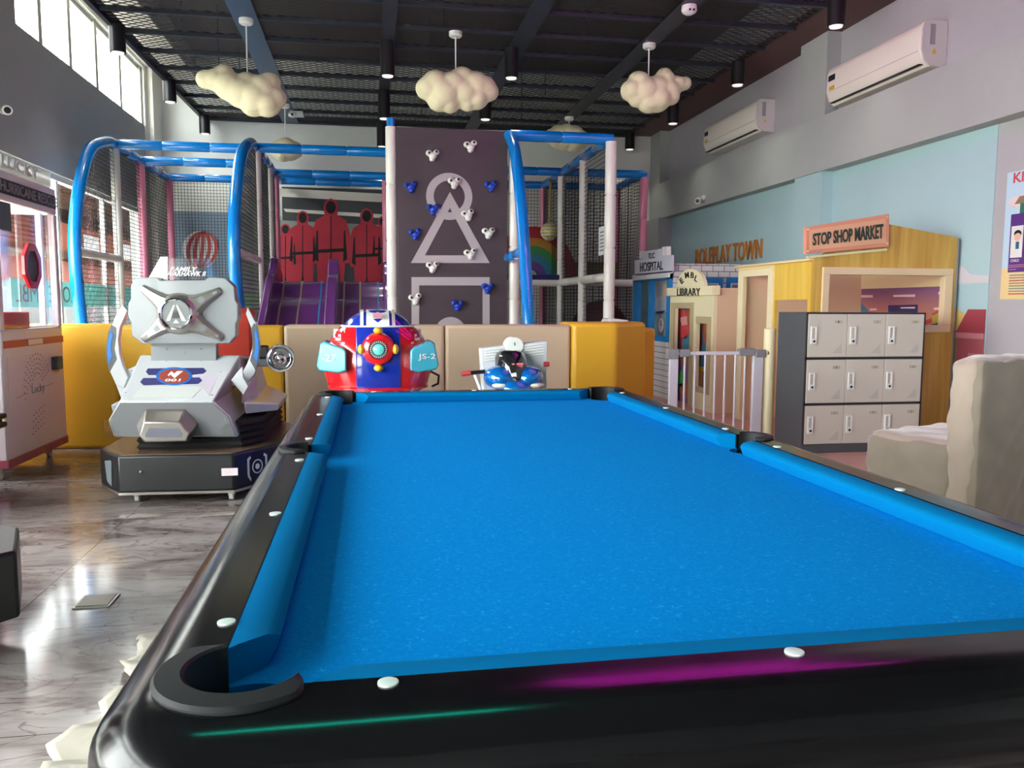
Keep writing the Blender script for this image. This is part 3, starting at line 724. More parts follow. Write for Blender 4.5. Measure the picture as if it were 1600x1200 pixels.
net((XB_, 9.42, 0), (0, 1, 0), (0, 0, 1), 1.75, ZT, clip=archclip(A2, 9.42))
net((XB_, 11.25, 0), (0, 1, 0), (0, 0, 1), 2.1, ZT)
net((XD, 9.8, 0), (0, 1, 0), (0, 0, 1), 3.9, ZT, cell=.06, r=.0024)
net((XD, 12.3, 0), (1, 0, 0), (0, 0, 1), 1.3, ZT)
net((XC+.1, 13.72, 0), (1, 0, 0), (0, 0, 1), 3.8, ZT, cell=.055)
net((XE, 12.3, 0), (0, 1, 0), (0, 0, 1), 1.4, ZT)
# rainbow panel, tunnel
t = thing('rainbow_arch', (2.2, 13.2, 1.68), 'rainbow coloured foam arch on the right deck behind the nets', 'arch')
for i, c in enumerate(((.30, .01, .02), (.38, .18, .02), (.03, .22, .05), (.02, .20, .28), (.10, .05, .25))):
    b = MB(); R1 = .70-(.16+.115*(i-1) if i else 0); R0 = R1-(.16 if i == 0 else .115); n = 18; rc = at(834, 437, 13.0).x
    b.loft([[Vector((rc+r*math.cos(PI*k/n), 13.0+dy, 1.69+r*1.12*math.sin(PI*k/n))) for r, dy in ((R0, 0), (R1, 0), (R1, .15), (R0, .15))] for k in range(n+1)])
    b.build('colour_band', mat('rainbow_%d' % i, c, .5), t)
o = MB().ell((3.7, 12.85, .75), .5, .25, .55).build('foam_roller', 'darkred2', None)
tag(o, 'dark maroon rounded foam roller low inside the right play frame', 'roller')
# boards behind the right frame
o = MB().box(3.0, 4.2, 13.55, 13.6, 1.63, 1.95).build('padded_board', mat('olive_vinyl', (.16, .16, .03), .6), None, bevel=.01)
tag(o, 'dull olive padded board at the back of the right deck', 'board')
# hanging ball
p = at(858, 362, 12.9)
t = thing('hanging_ball', (XD-.08, 12.9, ZT-.05), 'yellow and white striped ball in a net bag hanging inside the right frame', 'ball')
bx_, bz_ = p.x, p.z
M['stripe'] = mat('ball_stripes', (.7, .55, .05), .4); n_, l_, b_ = nodes(M['stripe'])
tc = n_.new('ShaderNodeTexCoord'); wv = n_.new('ShaderNodeTexWave'); wv.bands_direction = 'Z'; wv.inputs['Scale'].default_value = 6; rr = n_.new('ShaderNodeValToRGB')
rr.color_ramp.interpolation = 'CONSTANT'; rr.color_ramp.elements[0].color = (.60, .48, .04, 1); rr.color_ramp.elements[1].position = .5; rr.color_ramp.elements[1].color = (.70, .68, .55, 1)
l_.new(tc.outputs['Object'], wv.inputs[0]); l_.new(wv.outputs['Fac'], rr.inputs[0]); l_.new(rr.outputs[0], b_.inputs['Base Color'])
MB().ell((bx_, 12.9, bz_), .135, .135, .135).build('ball', 'stripe', t)
MB().tube([(bx_, 12.9, bz_+.13), (bx_+.01, 12.9, 2.7), (bx_+.02, 12.92, ZT-.05)], .018, 8).build('rope', mat('rope_yellow', (.45, .30, .06), .7), t)
nb = MB()
for k in range(8):
    a = k*PI/4; nb.tube([(bx_+.14*math.cos(a)*math.sin(q), 12.9+.14*math.sin(a)*math.sin(q), bz_+.14*math.cos(q)) for q in [i*PI/8 for i in range(9)]], .004, 5)
nb.build('net_bag', 'offwhite', t)
# notice
t = thing('notice_sign', (XD, 9.95, 1.85), 'narrow white notice hanging on the net beside the right white post', 'sign')
a_, b2 = atx(941, 354, XD-.03), atx(948, 397, XD-.03)
MB().box(XD-.035, XD-.03, 9.86, 10.12, b2.z, a_.z).build('board', 'white', t)
for i in range(6): MB().box(XD-.038, XD-.035, 9.9, 10.06, b2.z+.05+.045*i, b2.z+.068+.045*i).build('text_line', 'lettgrey', t)

# climbing wall
CW = thing('climbing_wall', (.99, 9.85, 0), 'tall dark plum climbing wall with blue and white holds and grey shapes', 'climbing wall')
cx0, cx1 = .335, 1.655
MB().box(cx0, cx1, 9.80, 9.95, 0, 3.28).build('panel', 'climb', CW, bevel=.008)
CY = 9.80
def cpts(px): return [at(x, y, CY) for x, y in px]
def flat(name, px, m, d=.004, parent=CW, Y=CY): return MB().prism([at(x, y, Y) for x, y in px], (0, -d, 0)).build(name, m, parent, smooth=False)
def ringm(c, r0, r1, Y, n=40):
    b = MB(); b.loft([[(c.x+r*math.cos(2*PI*k/n), Y-dd, c.z+r*math.sin(2*PI*k/n)) for r, dd in ((r0, 0), (r1, 0), (r1, .003), (r0, .003))] for k in range(n+1)]); return b
c = at(702, 307, CY); ringm(c, .185, .275, CY).build('circle_mark', 'climbgrey', CW)
def poly_ring(outer, inner, Y, d): 
    b = MB(); k = len(outer)
    O = [at(*q, Y) for q in outer]; I = [at(*q, Y) for q in inner]; dd = Vector((0, -d, 0))
    for i in range(k): j = (i+1) % k; b.prism([O[i], O[j], I[j], I[i]], dd)
    return b
poly_ring([(703, 300), (765, 411), (642, 411)], [(703, 325), (742, 399), (664, 399)], CY, .006).build('triangle_mark', 'climbgrey', CW)
poly_ring([(643, 433), (765, 433), (765, 600), (643, 600)], [(655, 446), (754, 446), (754, 588), (655, 588)], CY, .005).build('square_mark', 'climbgrey', CW)
c = at(704, 520, CY); ringm(c, .10, .19, CY).build('lower_circle_mark', 'climbgrey', CW)
def hold(px, py, m, rot):
    p = at(px, py, CY); b = MB()
    cfg = [(-.042, .022, .042), (.042, .032, .038), (0, -.005, .052), (-.005, -.045, .036)]
    for dx, dz, r in cfg:
        x = dx*math.cos(rot)-dz*math.sin(rot); z = dx*math.sin(rot)+dz*math.cos(rot)
        b.ell((p.x+x, CY-.02, p.z+z), r, .045, r*.85, 14, 8)
    o = b.build('climbing_hold', m, CW, label=('blue climbing hold' if m == 'holdblue' else 'white climbing hold'))
    q = MB()
    for dx, dz in ((-.045, .02), (.04, .035)): q.cyl((p.x+dx*math.cos(rot)-dz*math.sin(rot), CY-.072, p.z+dx*math.sin(rot)+dz*math.cos(rot)), .014, .012, 'y', 10)
    q.build('bolts', 'blackmatte', o)
    ORIG  # bolts ride on the hold
for px, py, m, rt in ((676, 243, 'holdwhite', 0), (735, 229, 'holdwhite', .1), (710, 286, 'holdwhite', 0), (642, 292, 'holdblue', .2), (767, 291, 'holdblue', .1), (677, 327, 'holdblue', 0), (731, 336, 'holdwhite', .2),
                     (649, 366, 'holdblue', .1), (763, 364, 'holdwhite', 0), (735, 397, 'holdwhite', .1), (676, 417, 'holdwhite', 0), (762, 450, 'holdblue', 0), (649, 467, 'holdwhite', .1), (715, 477, 'holdblue', -.1)):
    hold(px, py, m, rt)

# slides
SL = thing('double_slide', (-.5, 10.5, 0), 'purple double slide with raised sides running down from the play frame', 'slide')
SP = [(12.0, 1.52), (11.5, 1.52), (11.3, 1.46), (11.1, 1.31), (10.9, 1.24), (10.7, 1.15), (10.2, .85), (9.6, .50), (9.0, .22), (8.6, .14), (8.2, .13)]
SS = [(p.y, p.z) for p in spline([(0, y, z) for y, z in SP], 4)]
def slideband(x0, x1, dz, th, name, m, parent=SL, dz1=None):
    return MB().loft([[(x0, y, z+dz), (x1, y, z+dz), (x1, y, z+dz-th), (x0, y, z+dz-th)] for y, z in SS]).build(name, m, parent)
for x0, x1 in ((-1.22, -.52), (-.42, .22)):
    slideband(x0, x1, 0, .05, 'slide_bed', 'purple')
    for f, m in ((.14, mat('stripe_tan', (.40, .27, .18), .4)), (.47, mat('stripe_tan2', (.42, .27, .16), .4)), (.84, mat('stripe_blue', (.03, .18, .38), .4))):
        slideband(x0+(x1-x0)*f-.011, x0+(x1-x0)*f+.011, .003, .006, 'stripe', m)
for x0, x1, h in ((-1.30, -1.20, .33), (-.54, -.40, .32), (.19, .27, .30)):
    b = MB()
    b.loft([[(x0, y, z-.05), (x1, y, z-.05), (x1, y, z+h*(1 if y < 11.4 else max(.35, 1-(y-11.4)*1.2))), (x0, y, z+h*(1 if y < 11.4 else max(.35, 1-(y-11.4)*1.2)))] for y, z in SS]).build('side_wall', 'purple', SL, bevel=.02)
# banner behind the slides: plain stand-in with red hooded shapes
BN = thing('printed_banner', (-.56, 14.1, 1.4), 'dark printed banner with red hooded shapes hanging behind the purple slides', 'banner')
BY = 14.12
M['bdark'] = mat('banner_dark', (.035, .04, .045), .6); M['bred'] = mat('banner_red', (.42, .012, .035), .6, noise=.25, nscale=4); M['blight'] = mat('banner_light', (.62, .60, .52), .6); M['bgrey'] = mat('banner_grey', (.22, .25, .23), .6)
MB().box(-1.40, .28, BY, BY+.02, 1.3, 3.14).build('banner_sheet', 'bdark', BN)
flat('light_stripe', [(436, 294), (600, 303), (596, 316), (436, 307)], 'blight', .002, BN, BY)
flat('light_stripe', [(443, 326), (600, 335), (600, 341), (446, 331)], 'blight', .002, BN, BY)
flat('light_stripe', [(436, 344), (603, 352), (603, 372), (436, 368)], 'bgrey', .001, BN, BY)
def cloak(cx, top, w, k):
    s = w/60
    hood = [(cx-9*s, top+26*s), (cx-11*s, top+10*s), (cx-7*s, top+2*s), (cx, top-1*s), (cx+7*s, top+2*s), (cx+11*s, top+10*s), (cx+9*s, top+26*s)]
    body = [(cx-10*s, top+24*s), (cx-22*s, top+31*s), (cx-28*s, top+50*s), (cx-31*s, top+78*s), (cx-26*s, top+94*s), (cx-21*s, top+94*s), (cx-19*s, 440), (cx-3*s, 440), (cx, top+110*s), (cx+3*s, 440), (cx+19*s, 440), (cx+21*s, top+94*s), (cx+26*s, top+94*s), (cx+31*s, top+78*s), (cx+28*s, top+50*s), (cx+22*s, top+31*s), (cx+10*s, top+24*s)]
    flat('red_shape', body, 'bred', .003+k*.001, BN, BY); flat('red_hood', hood, 'bred', .004+k*.001, BN, BY)
    n = 14; p = [(cx+7.5*s*math.cos(2*PI*i/n), top+12*s+9.5*s*math.sin(2*PI*i/n)) for i in range(n)]
    flat('dark_oval', p, 'blackmatte', .006+k*.001, BN, BY)
    flat('dark_seam', [(cx-.7, top+26*s), (cx+.7, top+26*s), (cx+.7, 438), (cx-.7, 438)], 'blackmatte', .0055+k*.001, BN, BY)
    for q_ in (-1, 1): flat('dark_fold', [(cx+q_*19*s, top+46*s), (cx+q_*21*s, top+46*s), (cx+q_*24*s, top+88*s), (cx+q_*18*s, top+92*s)], 'blackmatte', .0055+k*.001, BN, BY)
    flat('dark_belt', [(cx-21*s, top+74*s), (cx+21*s, top+72*s), (cx+21*s, top+77*s), (cx-21*s, top+79*s)], 'blackmatte', .006+k*.001, BN, BY)
for i, a in enumerate(((446, 350, 42), (598, 338, 40), (473, 330, 52), (573, 326, 58), (517, 311, 64))): cloak(*a, i)
# back wall mural with balloon
BM_ = thing('balloon_mural', (-2.3, YB, 1.2), 'grey blue wall panel printed with a red and white hot-air balloon', 'mural')
MB().box(-3.3, -1.5, YB-.03, YB-.02, .3, 2.75).build('panel', mat('mural_greyblue', (.25, .34, .44), .7), BM_)
cb_ = at(314, 395, YB-.01)
MB().ell((cb_.x, YB-.038, cb_.z+.05), .29, .006, .31, 24, 16).build('balloon', 'white', BM_)
for k in (-2, -1, 0, 1, 2):
    pts = []
    for i in range(17):
        q = -PI/2+PI*i/16; pts.append(((k*.115+.03)*math.cos(q)*.98+.04*math.sin(q), .30*math.sin(q)))
    b = MB(); b.loft([[(cb_.x+x-.03, YB-.048, cb_.z+.05+z), (cb_.x+x+.03, YB-.048, cb_.z+.05+z), (cb_.x+x+.03, YB-.042, cb_.z+.05+z), (cb_.x+x-.03, YB-.042, cb_.z+.05+z)] for x, z in pts]); b.build('red_stripe', 'mred', BM_)

# ================================================================ helpers for panels and writing
def textq(s, quad, m, parent, name='lettering', depth=.004, bold=0, **tags):
    bl, br, tr, tl = [Vector(q) for q in quad]
    ob = text(s, (0, 0, 0), (1, 0, 0), (0, 1, 0), 1, 1, m, parent, name, depth, bold, **tags)
    n = (br-bl).cross(tl-bl).normalized()
    for v in ob.data.vertices:
        u, w_, d = v.co.x, v.co.y, v.co.z
        v.co = bl*(1-u)*(1-w_)+br*u*(1-w_)+tr*u*w_+tl*(1-u)*w_+n*d
    return ob
def on_plane(x, y, p0, n):
    v = ray(x, y); o = Vector((0, 0, H)); return o+v*((Vector(p0)-o).dot(Vector(n))/v.dot(Vector(n)))
def px_x(pts, X, d, name, m, parent, **k):       # outline on a plane facing left or right
    return MB().prism([atx(x, y, X) for x, y in pts], (d, 0, 0)).build(name, m, parent, **k)
def caster(x, y, z, parent, r=.035):
    o = MB().cyl((x-.012, y, r), r, .024, 'x', 16).build('caster', 'white', parent)
    MB().box(x-.02, x+.02, y-.015, y+.015, r, z).build('fork', 'silver', o)

# ================================================================ CLAW MACHINES
CMX = -2.42
CM = thing('claw_machine', (-2.87, 6.49, 0), 'tall pinkish white claw machine with glass window and dotted door, at the left edge', 'claw machine')
y0, y1, x0, x1 = 5.93, 7.03, -3.30, CMX
zb = 1.03
MB().box(x0, x1, y0, y1, .14, zb).build('lower_cabinet', 'claw', CM, bevel=.012)
MB().box(x0, x1, y0, y1, 1.90, 2.10).build('upper_cabinet', 'claw', CM, bevel=.012)
for xx in (x0, x1-.05):
    for yy in (y0, y1-.06): MB().box(xx, xx+.05, yy, yy+.06, zb, 1.90).build('corner_post', 'claw', CM, bevel=.006)
MB().box(x1-.012, x1-.008, y0+.06, y1-.06, zb, 1.90).build('glass_pane', 'glass', CM)
MB().box(x0+.008, x0+.012, y0+.06, y1-.06, zb, 1.90).build('glass_pane', 'glass', CM)
MB().box(x1-.11, x1-.07, y1-.14, y1-.10, zb, 1.9).box(x0+.07, x0+.11, y1-.14, y1-.10, zb, 1.9).build('inner_post', 'white', CM)
MB().box(x0+.05, x1-.05, y0+.05, y1-.05, zb, zb+.01).build('prize_floor', 'white', CM)
MB().box(x1-.12, x1-.03, y0+.06, y0+.56, zb+.0, zb+.12).build('red_console', 'redseat', CM, bevel=.01)
MB().box(x1, x1+.006, y0+.02, y1-.02, 1.945, 2.045).build('sign_panel', mat('sign_dark', (.03, .02, .03), .4), CM)
text('HURRICANE RESCUE', (x1+.006, y0+.09, 1.962), (0, 1, 0), (0, 0, 1), 1.0, .07, mat('sign_letters', (.30, .24, .27), .4), CM, depth=.006, bold=.01)
MB().box(x0+.03, x1-.01, y0+.03, y1-.04, 2.10, 2.235).build('acrylic_topper', M['glass2'] if 'glass2' in M else mat('white_acrylic', (.75, .76, .68), .25, alpha=.6), CM, bevel=.02)
text('LUCKY', (x1-.008, y0+.15, 2.125), (0, 1, 0), (0, 0, 1), .62, .085, 'white', CM, depth=.012, bold=.03)
c = atx(50, 416, x1+.003); n = 8
def ell_ring(c, ry, rz, w, xx, d, nn=8, a0=.39):
    b = MB(); b.loft([[(xx+dx, c.y+(ry-q)*math.cos(a0+2*PI*k/nn), c.z+(rz-q)*math.sin(a0+2*PI*k/nn)) for q, dx in ((w, 0), (0, 0), (0, d), (w, d))] for k in range(nn+1)]); return b
ell_ring(c, .165, .175, .055, x1-.008, .02).build('red_window_ring', 'red', CM)
MB().prism([(x1-.008, c.y+.115*math.cos(.39+2*PI*k/8), c.z+.125*math.sin(.39+2*PI*k/8)) for k in range(8)], (.008, 0, 0)).build('ring_plate', 'lockgrey', CM)
MB().box(x1-.006, x1-.002, y0+.07, y0+.26, 1.70, 1.89).build('dark_leaflet', 'lockgrey', CM)
MB().box(x1, x1+.004, y0+.03, y1, .905, .955).build('red_strip', 'mred', CM)
MB().box(x1+.004, x1+.006, y0+.42, y0+.68, .91, .95).build('strip_label', 'claw', CM)
MB().box(x1, x1+.003, y0+.06, y1-.06, .30, .84).build('door_panel', mat('claw_door', (.74, .58, .62), .4), CM, bevel=.002)
d = MB(); cc = (y0+.55, .66)
for ri, r in enumerate((.10, .135, .17, .205, .24)):
    for k in range(8+ri*2):
        a = math.radians(25+(140+ri*8)*k/(7+ri*2)) ; d.cyl((x1+.002, cc[0]+r*math.cos(a), cc[1]-.06+r*math.sin(a)), .006, .003, 'x', 6)
for j in range(4):
    for k in range(5): d.cyl((x1+.002, cc[0]-.10+.05*k-.01*j, .40-.045*j+.012*k), .006, .003, 'x', 6)
for k in range(5):
    d.cyl((x1+.002, cc[0]-.36+.03*k, .555+.003*k), .005, .003, 'x', 6); d.cyl((x1+.002, cc[0]+.16+.03*k, .585+.003*k), .005, .003, 'x', 6)
d.build('dotted_pattern', 'lettgrey', CM)
text('Lucky', (x1+.003, y0+.44, .54), (0, 1, 0), (0, 0, 1), .24, .075, 'lettgrey', CM, 'door_lettering', .002)
lk = MB().cyl((x1, y0+.93, .735), .05, .03, 'x').build('yellow_lock', 'yplastic', CM)
MB().box(x1+.0, x1+.05, y0+.83, y0+.94, .70, .80).build('ticket_slot', 'lockgrey', CM, bevel=.006)
MB().box(x0-.005, x1+.006, y0-.005, y1+.005, .09, .15).build('bottom_trim', 'clawred', CM, bevel=.006)
for xx, yy in ((x1-.1, y0+.1), (x1-.1, y1-.12), (x0+.1, y0+.1), (x0+.1, y1-.12)): caster(xx, yy, .09, CM)

CM2 = thing('prize_machine', (-2.8, 5.1, 0), 'second pale prize machine with dark bumper, cut off by the left picture edge', 'prize machine')
MB().box(-3.2, -2.36, 4.55, 5.62, .22, .42).build('lower_cabinet', 'claw', CM2, bevel=.02)
MB().box(-3.2, -2.36, 4.60, 5.60, .50, 1.22).build('upper_cabinet', mat('pale_blue_panel', (.34, .42, .48), .3, coat=.3), CM2, bevel=.02)
MB().box(-3.22, -2.30, 4.52, 5.66, .42, .455).box(-3.22, -2.30, 4.52, 5.66, .475, .51).box(-3.2, -2.32, 4.54, 5.64, .45, .48).build('bumper', 'black', CM2, bevel=.01)
MB().box(-3.2, -2.33, 4.55, 5.60, .12, .22).build('purple_base', mat('purple_base', (.16, .05, .13), .4), CM2, bevel=.02)
for xx, yy in ((-2.42, 4.7), (-2.42, 5.5), (-3.1, 4.7), (-3.1, 5.5)): caster(xx, yy, .12, CM2, .045)

RB2 = thing('black_ride_base', (-1.6, 3.1, 0), 'black chamfered ride base poking in at the left edge above the marble', 'ride base')
MB().loft([[(x, y, z) for x, y in ((-1.21, 2.99), (-1.33, 3.32), (-1.75, 3.55), (-2.4, 3.5), (-2.4, 2.6), (-1.62, 2.58))] for z in (.12, .36)]).build('base_box', 'black', RB2, bevel=.012)
MB().box(-2.3, -1.7, 2.75, 3.4, .36, .9).build('body', 'ridewhite', RB2, bevel=.03)
for xx, yy in ((-1.45, 3.05), (-1.7, 3.4), (-2.25, 2.8)): caster(xx, yy, .12, RB2, .04)

# ================================================================ ARCADE RIDE
RD = thing('arcade_ride', (-1.15, 5.9, 0), 'grey and white spaceship arcade ride with silver cross emblem on a black base', 'arcade ride')
base = [(-1.50, 5.14), (-.83, 5.11), (-.60, 5.42), (-.56, 6.3), (-.70, 6.62), (-.85, 6.75), (-1.5, 6.75), (-1.68, 6.4), (-1.68, 5.42)]
MB().loft([[(x, y, z) for x, y in base] for z in (.075, .30)]).build('base', 'black', RD, bevel=.012)
MB().loft([[(x, y, z) for x, y in [((a+1.15)*.97-1.15, (b-5.9)*.97+5.9) for a, b in base]] for z in (.30, .304)]).build('base_top', mat('brown_plate', (.16, .10, .07), .25), RD)
MB().loft([[(x*1+0, y, z) for x, y in base] for z in (.06, .075)]).build('base_trim', 'silver', RD)
for xx, yy in ((-1.42, 5.24), (-.86, 5.20), (-.68, 5.6), (-1.55, 6.5), (-.75, 6.4)): caster(xx, yy, .06, RD, .03)
bx0, bx1 = -1.42, -.70
rings = []
for k in range(9):
    z = .30+.17*k/8; q = .015 if k % 2 else 0
    rings.append([(x, y, z) for x, y in ((bx0-q, 5.33-q), (bx1-.12+q, 5.33-q), (bx1+q, 5.5), (bx1+q, 6.6), (bx0-q, 6.6))])
MB().loft(rings).build('bellows', 'blackmatte', RD)
bl = MB()
for x, y in ((222, 718), (353, 716), (280, 716), (297, 716), (220, 737)): p = at(x, y, 5.33 if y < 730 else 5.125); bl.ell((p.x, p.y-.005, p.z), .008, .006, .008, 8, 6)
bl.build('base_bolts', 'silver', RD)
p = at(347, 731, 5.125); MB().box(p.x, p.x+.095, 5.10, 5.112, p.z-.045, p.z+.0).build('base_label', 'claw', RD)
# marks on the right chamfer of the base
ca, cb2 = Vector((-.83, 5.11, 0)), Vector((-.60, 5.42, 0)); cu = (cb2-ca).normalized(); cn = Vector((cu.y, -cu.x, 0))
def chm(u, z): return ca+cu*u+Vector((0, 0, z))+cn*.001
b = MB(); cpt = (.20, .19)
for r0_, r1_ in ((.038, .045), (0.0, .018)):
    b.loft([[chm(cpt[0]+r*math.cos(2*PI*k/20), cpt[1]+r*math.sin(2*PI*k/20))+cn*dd for r, dd in ((r0_, 0), (r1_, 0), (r1_, .002), (r0_, .002))] for k in range(21)])
for s_ in (-1, 1):
    b.prism([chm(cpt[0]+s_*x, cpt[1]+z) for x, z in ((.06, .075), (.085, .06), (.085, -.05), (.06, -.085), (.055, -.07), (.07, -.045), (.07, .05), (.055, .06))], cn*.002)
b.build('white_base_mark', 'white', RD)
b = MB(); b.prism([Vector((-1.50, 5.14, 0)).lerp(Vector((-1.68, 5.42, 0)), f)+Vector((-.002, -.002, z)) for f, z in ((.3, .26), (.7, .24), (.6, .12), (.35, .10))], (-.003, -.002, 0)); b.build('left_base_mark', 'lettgrey', RD)
# hull: front plate and sides
YN = 5.25
hull = [(186, 627), (333, 627), (359, 650), (372, 683), (178, 683), (169, 657)]
b = MB(); f0 = [at(x, y, YN) for x, y in hull]
cxm = -1.15
rear = [Vector((cxm+(p.x-cxm)*1.0, 6.5, p.z+(.12 if i < 2 else 0))) for i, p in enumerate(f0)]
b.loft([f0, rear]); b.build('hull', 'ridewhite', RD, bevel=.012)
MB().prism([at(cx_, cy__, YN-.002) for cx_, cy__ in [(188, 629), (332, 629), (357, 651), (369, 681), (180, 681), (171, 657)]], (0, -.008, 0)).build('front_plate', mat('ride_front_grey', (.14, .14, .15), .4, coat=.2), RD, bevel=.003)
# hood
A, B = at(186, 627, YN), at(333, 627, YN); D, Cc = at(219, 555, 5.72), at(375, 555, 5.72)
low = [Vector((p.x, p.y, .62)) for p in (A, B, Cc, D)]
b = MB(); b.loft([[A+Vector((0, 0, -.04)), B+Vector((0, 0, -.04)), Vector((B.x+.05, 6.3, .66)), Vector((A.x-.02, 6.3, .66))], [A, B, Cc, D]]); b.build('hood', 'ridewhite', RD, bevel=.008)
MB().loft([[Vector((D.x, 5.72, .66)), Vector((Cc.x, 5.72, .66)), Vector((Cc.x, 6.35, .66)), Vector((D.x, 6.35, .66))], [D, Cc, Vector((Cc.x, 6.35, Cc.z-.05)), Vector((D.x, 6.35, D.z-.05))]]).build('cockpit', 'ridewhite', RD, bevel=.01)
hn = (B-A).cross(D-A).normalized()
if hn.z < 0: hn = -hn
def hd(x, y, off=.001): return on_plane(x, y, A+hn*off, hn)
def hpoly(pts, name, m, off, th=.002): return MB().prism([hd(x, y, off) for x, y in pts], hn*th).build(name, m, RD)
def hell(cx, cy, rx, ry, n=28, sk=0): return [(cx+rx*math.cos(2*PI*k/n)-sk*ry*math.sin(2*PI*k/n), cy+ry*math.sin(2*PI*k/n)) for k in range(n)]
M['navymark'] = mat('navy_mark', (.03, .03, .14), .35); M['rustmark'] = mat('rust_mark', (.30, .05, .03), .4); M['bluemark'] = mat('blue_mark', (.01, .14, .50), .35)
hpoly([(206, 622), (300, 622), (318, 604), (222, 604)], 'hood_panel', mat('hood_silver', (.52, .54, .52), .3), .001)
hpoly([(318, 575), (344, 580), (326, 619), (308, 600)], 'hood_facet', mat('hood_mauve_panel', (.50, .44, .52), .3), .001)  # mauve-grey facet at the right of the hood
hpoly([(231, 576), (318, 575), (323, 580), (318, 584), (300, 586), (232, 586), (228, 581)], 'navy_bar', 'navymark', .002)
hpoly([(224, 591), (312, 590), (316, 595), (310, 600), (224, 602), (219, 597)], 'navy_bar', 'navymark', .002)
hpoly(hell(272, 588, 28, 14), 'emblem_ring', 'bluemark', .004); hpoly(hell(272, 588, 24, 11.3), 'emblem_disc', 'rustmark', .006)
hpoly([(262, 586), (268, 580), (272, 584), (277, 580), (286, 580), (273, 591), (266, 585), (264, 588)], 'emblem_mark', 'white', .0085, .0015)
textq('001', [hd(257, 596, .0085), hd(281, 596, .0085), hd(283, 592, .0085), hd(259, 592, .0085)], 'white', RD, 'emblem_number', .0015, .02)
b = MB()
for x, y in ((345, 581), (331, 617), (196, 613), (206, 579)): b.ell(hd(x, y, .002), .006, .006, .004, 8, 6)
for x, y in ((194, 630), (259, 630), (323, 630), (352, 655), (176, 657)): p = at(x, y, YN-.01); b.ell(p, .006, .004, .006, 8, 6)
b.build('bolts', 'lettgrey', RD)
# nose
fr_ = [at(x, y, 5.12) for x, y in ((224, 659), (281, 659), (296, 677), (291, 690), (226, 691), (217, 681))]
bk_ = [at(x, y, 5.25) for x, y in ((228, 638), (289, 637), (311, 661), (299, 688), (223, 689), (213, 664))]
MB().loft([fr_, bk_]).build('nose_block', 'silver', RD, bevel=.008)
MB().prism([at(x, y, 5.12) for x, y in ((233, 669), (279, 669), (285, 678), (284, 683), (227, 683), (228, 677))], (0, -.003, 0)).build('nose_screen', mat('nose_screen', (.16, .16, .20), .25), RD)
# neck and rear of screen
p = [at(x, y, 5.66) for x, y in ((236, 530), (338, 530), (338, 572), (236, 572))]
MB().prism(p, (0, .10, 0)).build('neck_plate', 'ridegrey', RD, bevel=.004)
b = MB()
for x, y in ((260, 545), (314, 545), (260, 565), (314, 565)): b.ell(at(x, y, 5.655), .006, .004, .006, 8, 6)
b.build('neck_bolts', 'lettgrey', RD)
textq('1', [at(288, 554, 5.659), at(291, 554, 5.659), at(291, 548.5, 5.659), at(288, 548.5, 5.659)], 'lettgrey', RD, 'number_mark', .001)
scr = [(212, 434), (246, 433), (250, 438), (320, 438), (326, 433), (352, 434.5), (366, 447.5), (367.6, 468), (372, 475.7), (372, 500), (368.5, 505.7), (368.5, 524.5), (358, 536.7), (223, 537.6), (206, 524.5), (205, 504), (199.7, 492.6), (200.6, 473.8), (204.4, 468), (204.4, 445.7)]
YS = 5.58
MB().prism([at(x, y, YS) for x, y in scr], (0, .13, 0)).build('screen_housing', 'ridegrey', RD, bevel=.006)
# cross emblem
EC = at(280, 490, YS); ends = [(221, 449), (345, 453), (348, 529), (223, 531)]
def arm(e):
    e = at(*e, YS); d_ = (e-EC).normalized(); q = Vector((-d_.z, 0, d_.x)); L = (e-EC).length
    b = MB(); r = []
    for f, w, h_ in ((.28, .095, .07), (.5, .056, .055), (.8, .036, .042), (1.0, .026, .022)):
        c_ = EC+d_*(L*f); r.append([c_+q*w+Vector((0, 0, 0)), c_+q*w*.6+Vector((0, -h_, 0)), c_-q*w*.6+Vector((0, -h_, 0)), c_-q*w])
    b.loft(r); o = b.build('emblem_arm', 'silver', RD, bevel=.006)
    b = MB(); c1 = EC+d_*(L*.5); c2 = EC+d_*(L*.93)
    b.loft([[c1+q*.018+Vector((0, -.047, 0)), c1+q*.018+Vector((0, -.056, 0)), c1-q*.018+Vector((0, -.056, 0)), c1-q*.018+Vector((0, -.047, 0))], [c2+q*.006+Vector((0, -.022, 0)), c2+q*.006+Vector((0, -.034, 0)), c2-q*.006+Vector((0, -.034, 0)), c2-q*.006+Vector((0, -.022, 0))]])
    b.build('emblem_inlay', 'ridegrey', o)
for e in ends: arm(e)
MB().lathe([(.135, 0), (.125, .055), (.10, .085), (.088, .09)], EC, (0, -1, 0), 40).build('emblem_hub', 'silver', RD)
MB().lathe([(.105, .07), (.102, .102), (.092, .108), (.085, .10), (.085, .09)], EC, (0, -1, 0), 40).build('emblem_bezel', 'chrome', RD)
MB().lathe([(.086, .088), (.086, .094), (0, .094)], EC, (0, -1, 0), 40).build('emblem_disc_face', mat('emblem_disc_face', (.14, .15, .15), .25), RD)
e0 = EC+Vector((0, -.0945, 0)); b = MB()
def e3(pts): b.prism([e0+Vector((x, 0, z)) for x, z in pts], (0, -.003, 0))
e3([(-.06, -.045), (-.012, .055), (-.004, .055), (-.03, -.03), (-.036, -.045)]); e3([(.06, -.045), (.012, .055), (.004, .055), (.03, -.03), (.036, -.045)]); e3([(-.018, -.06), (.018, -.06), (0, -.035)])
b.build('emblem_white_mark', 'white', RD)
b = MB(); b.prism([e0+Vector((x, 0, z)) for x, z in ((-.025, -.028), (-.012, .02), (-.004, .0), (0, .03), (.004, .0), (.012, .02), (.025, -.028))], (0, -.003, 0)); b.build('emblem_black_mark', 'black', RD)
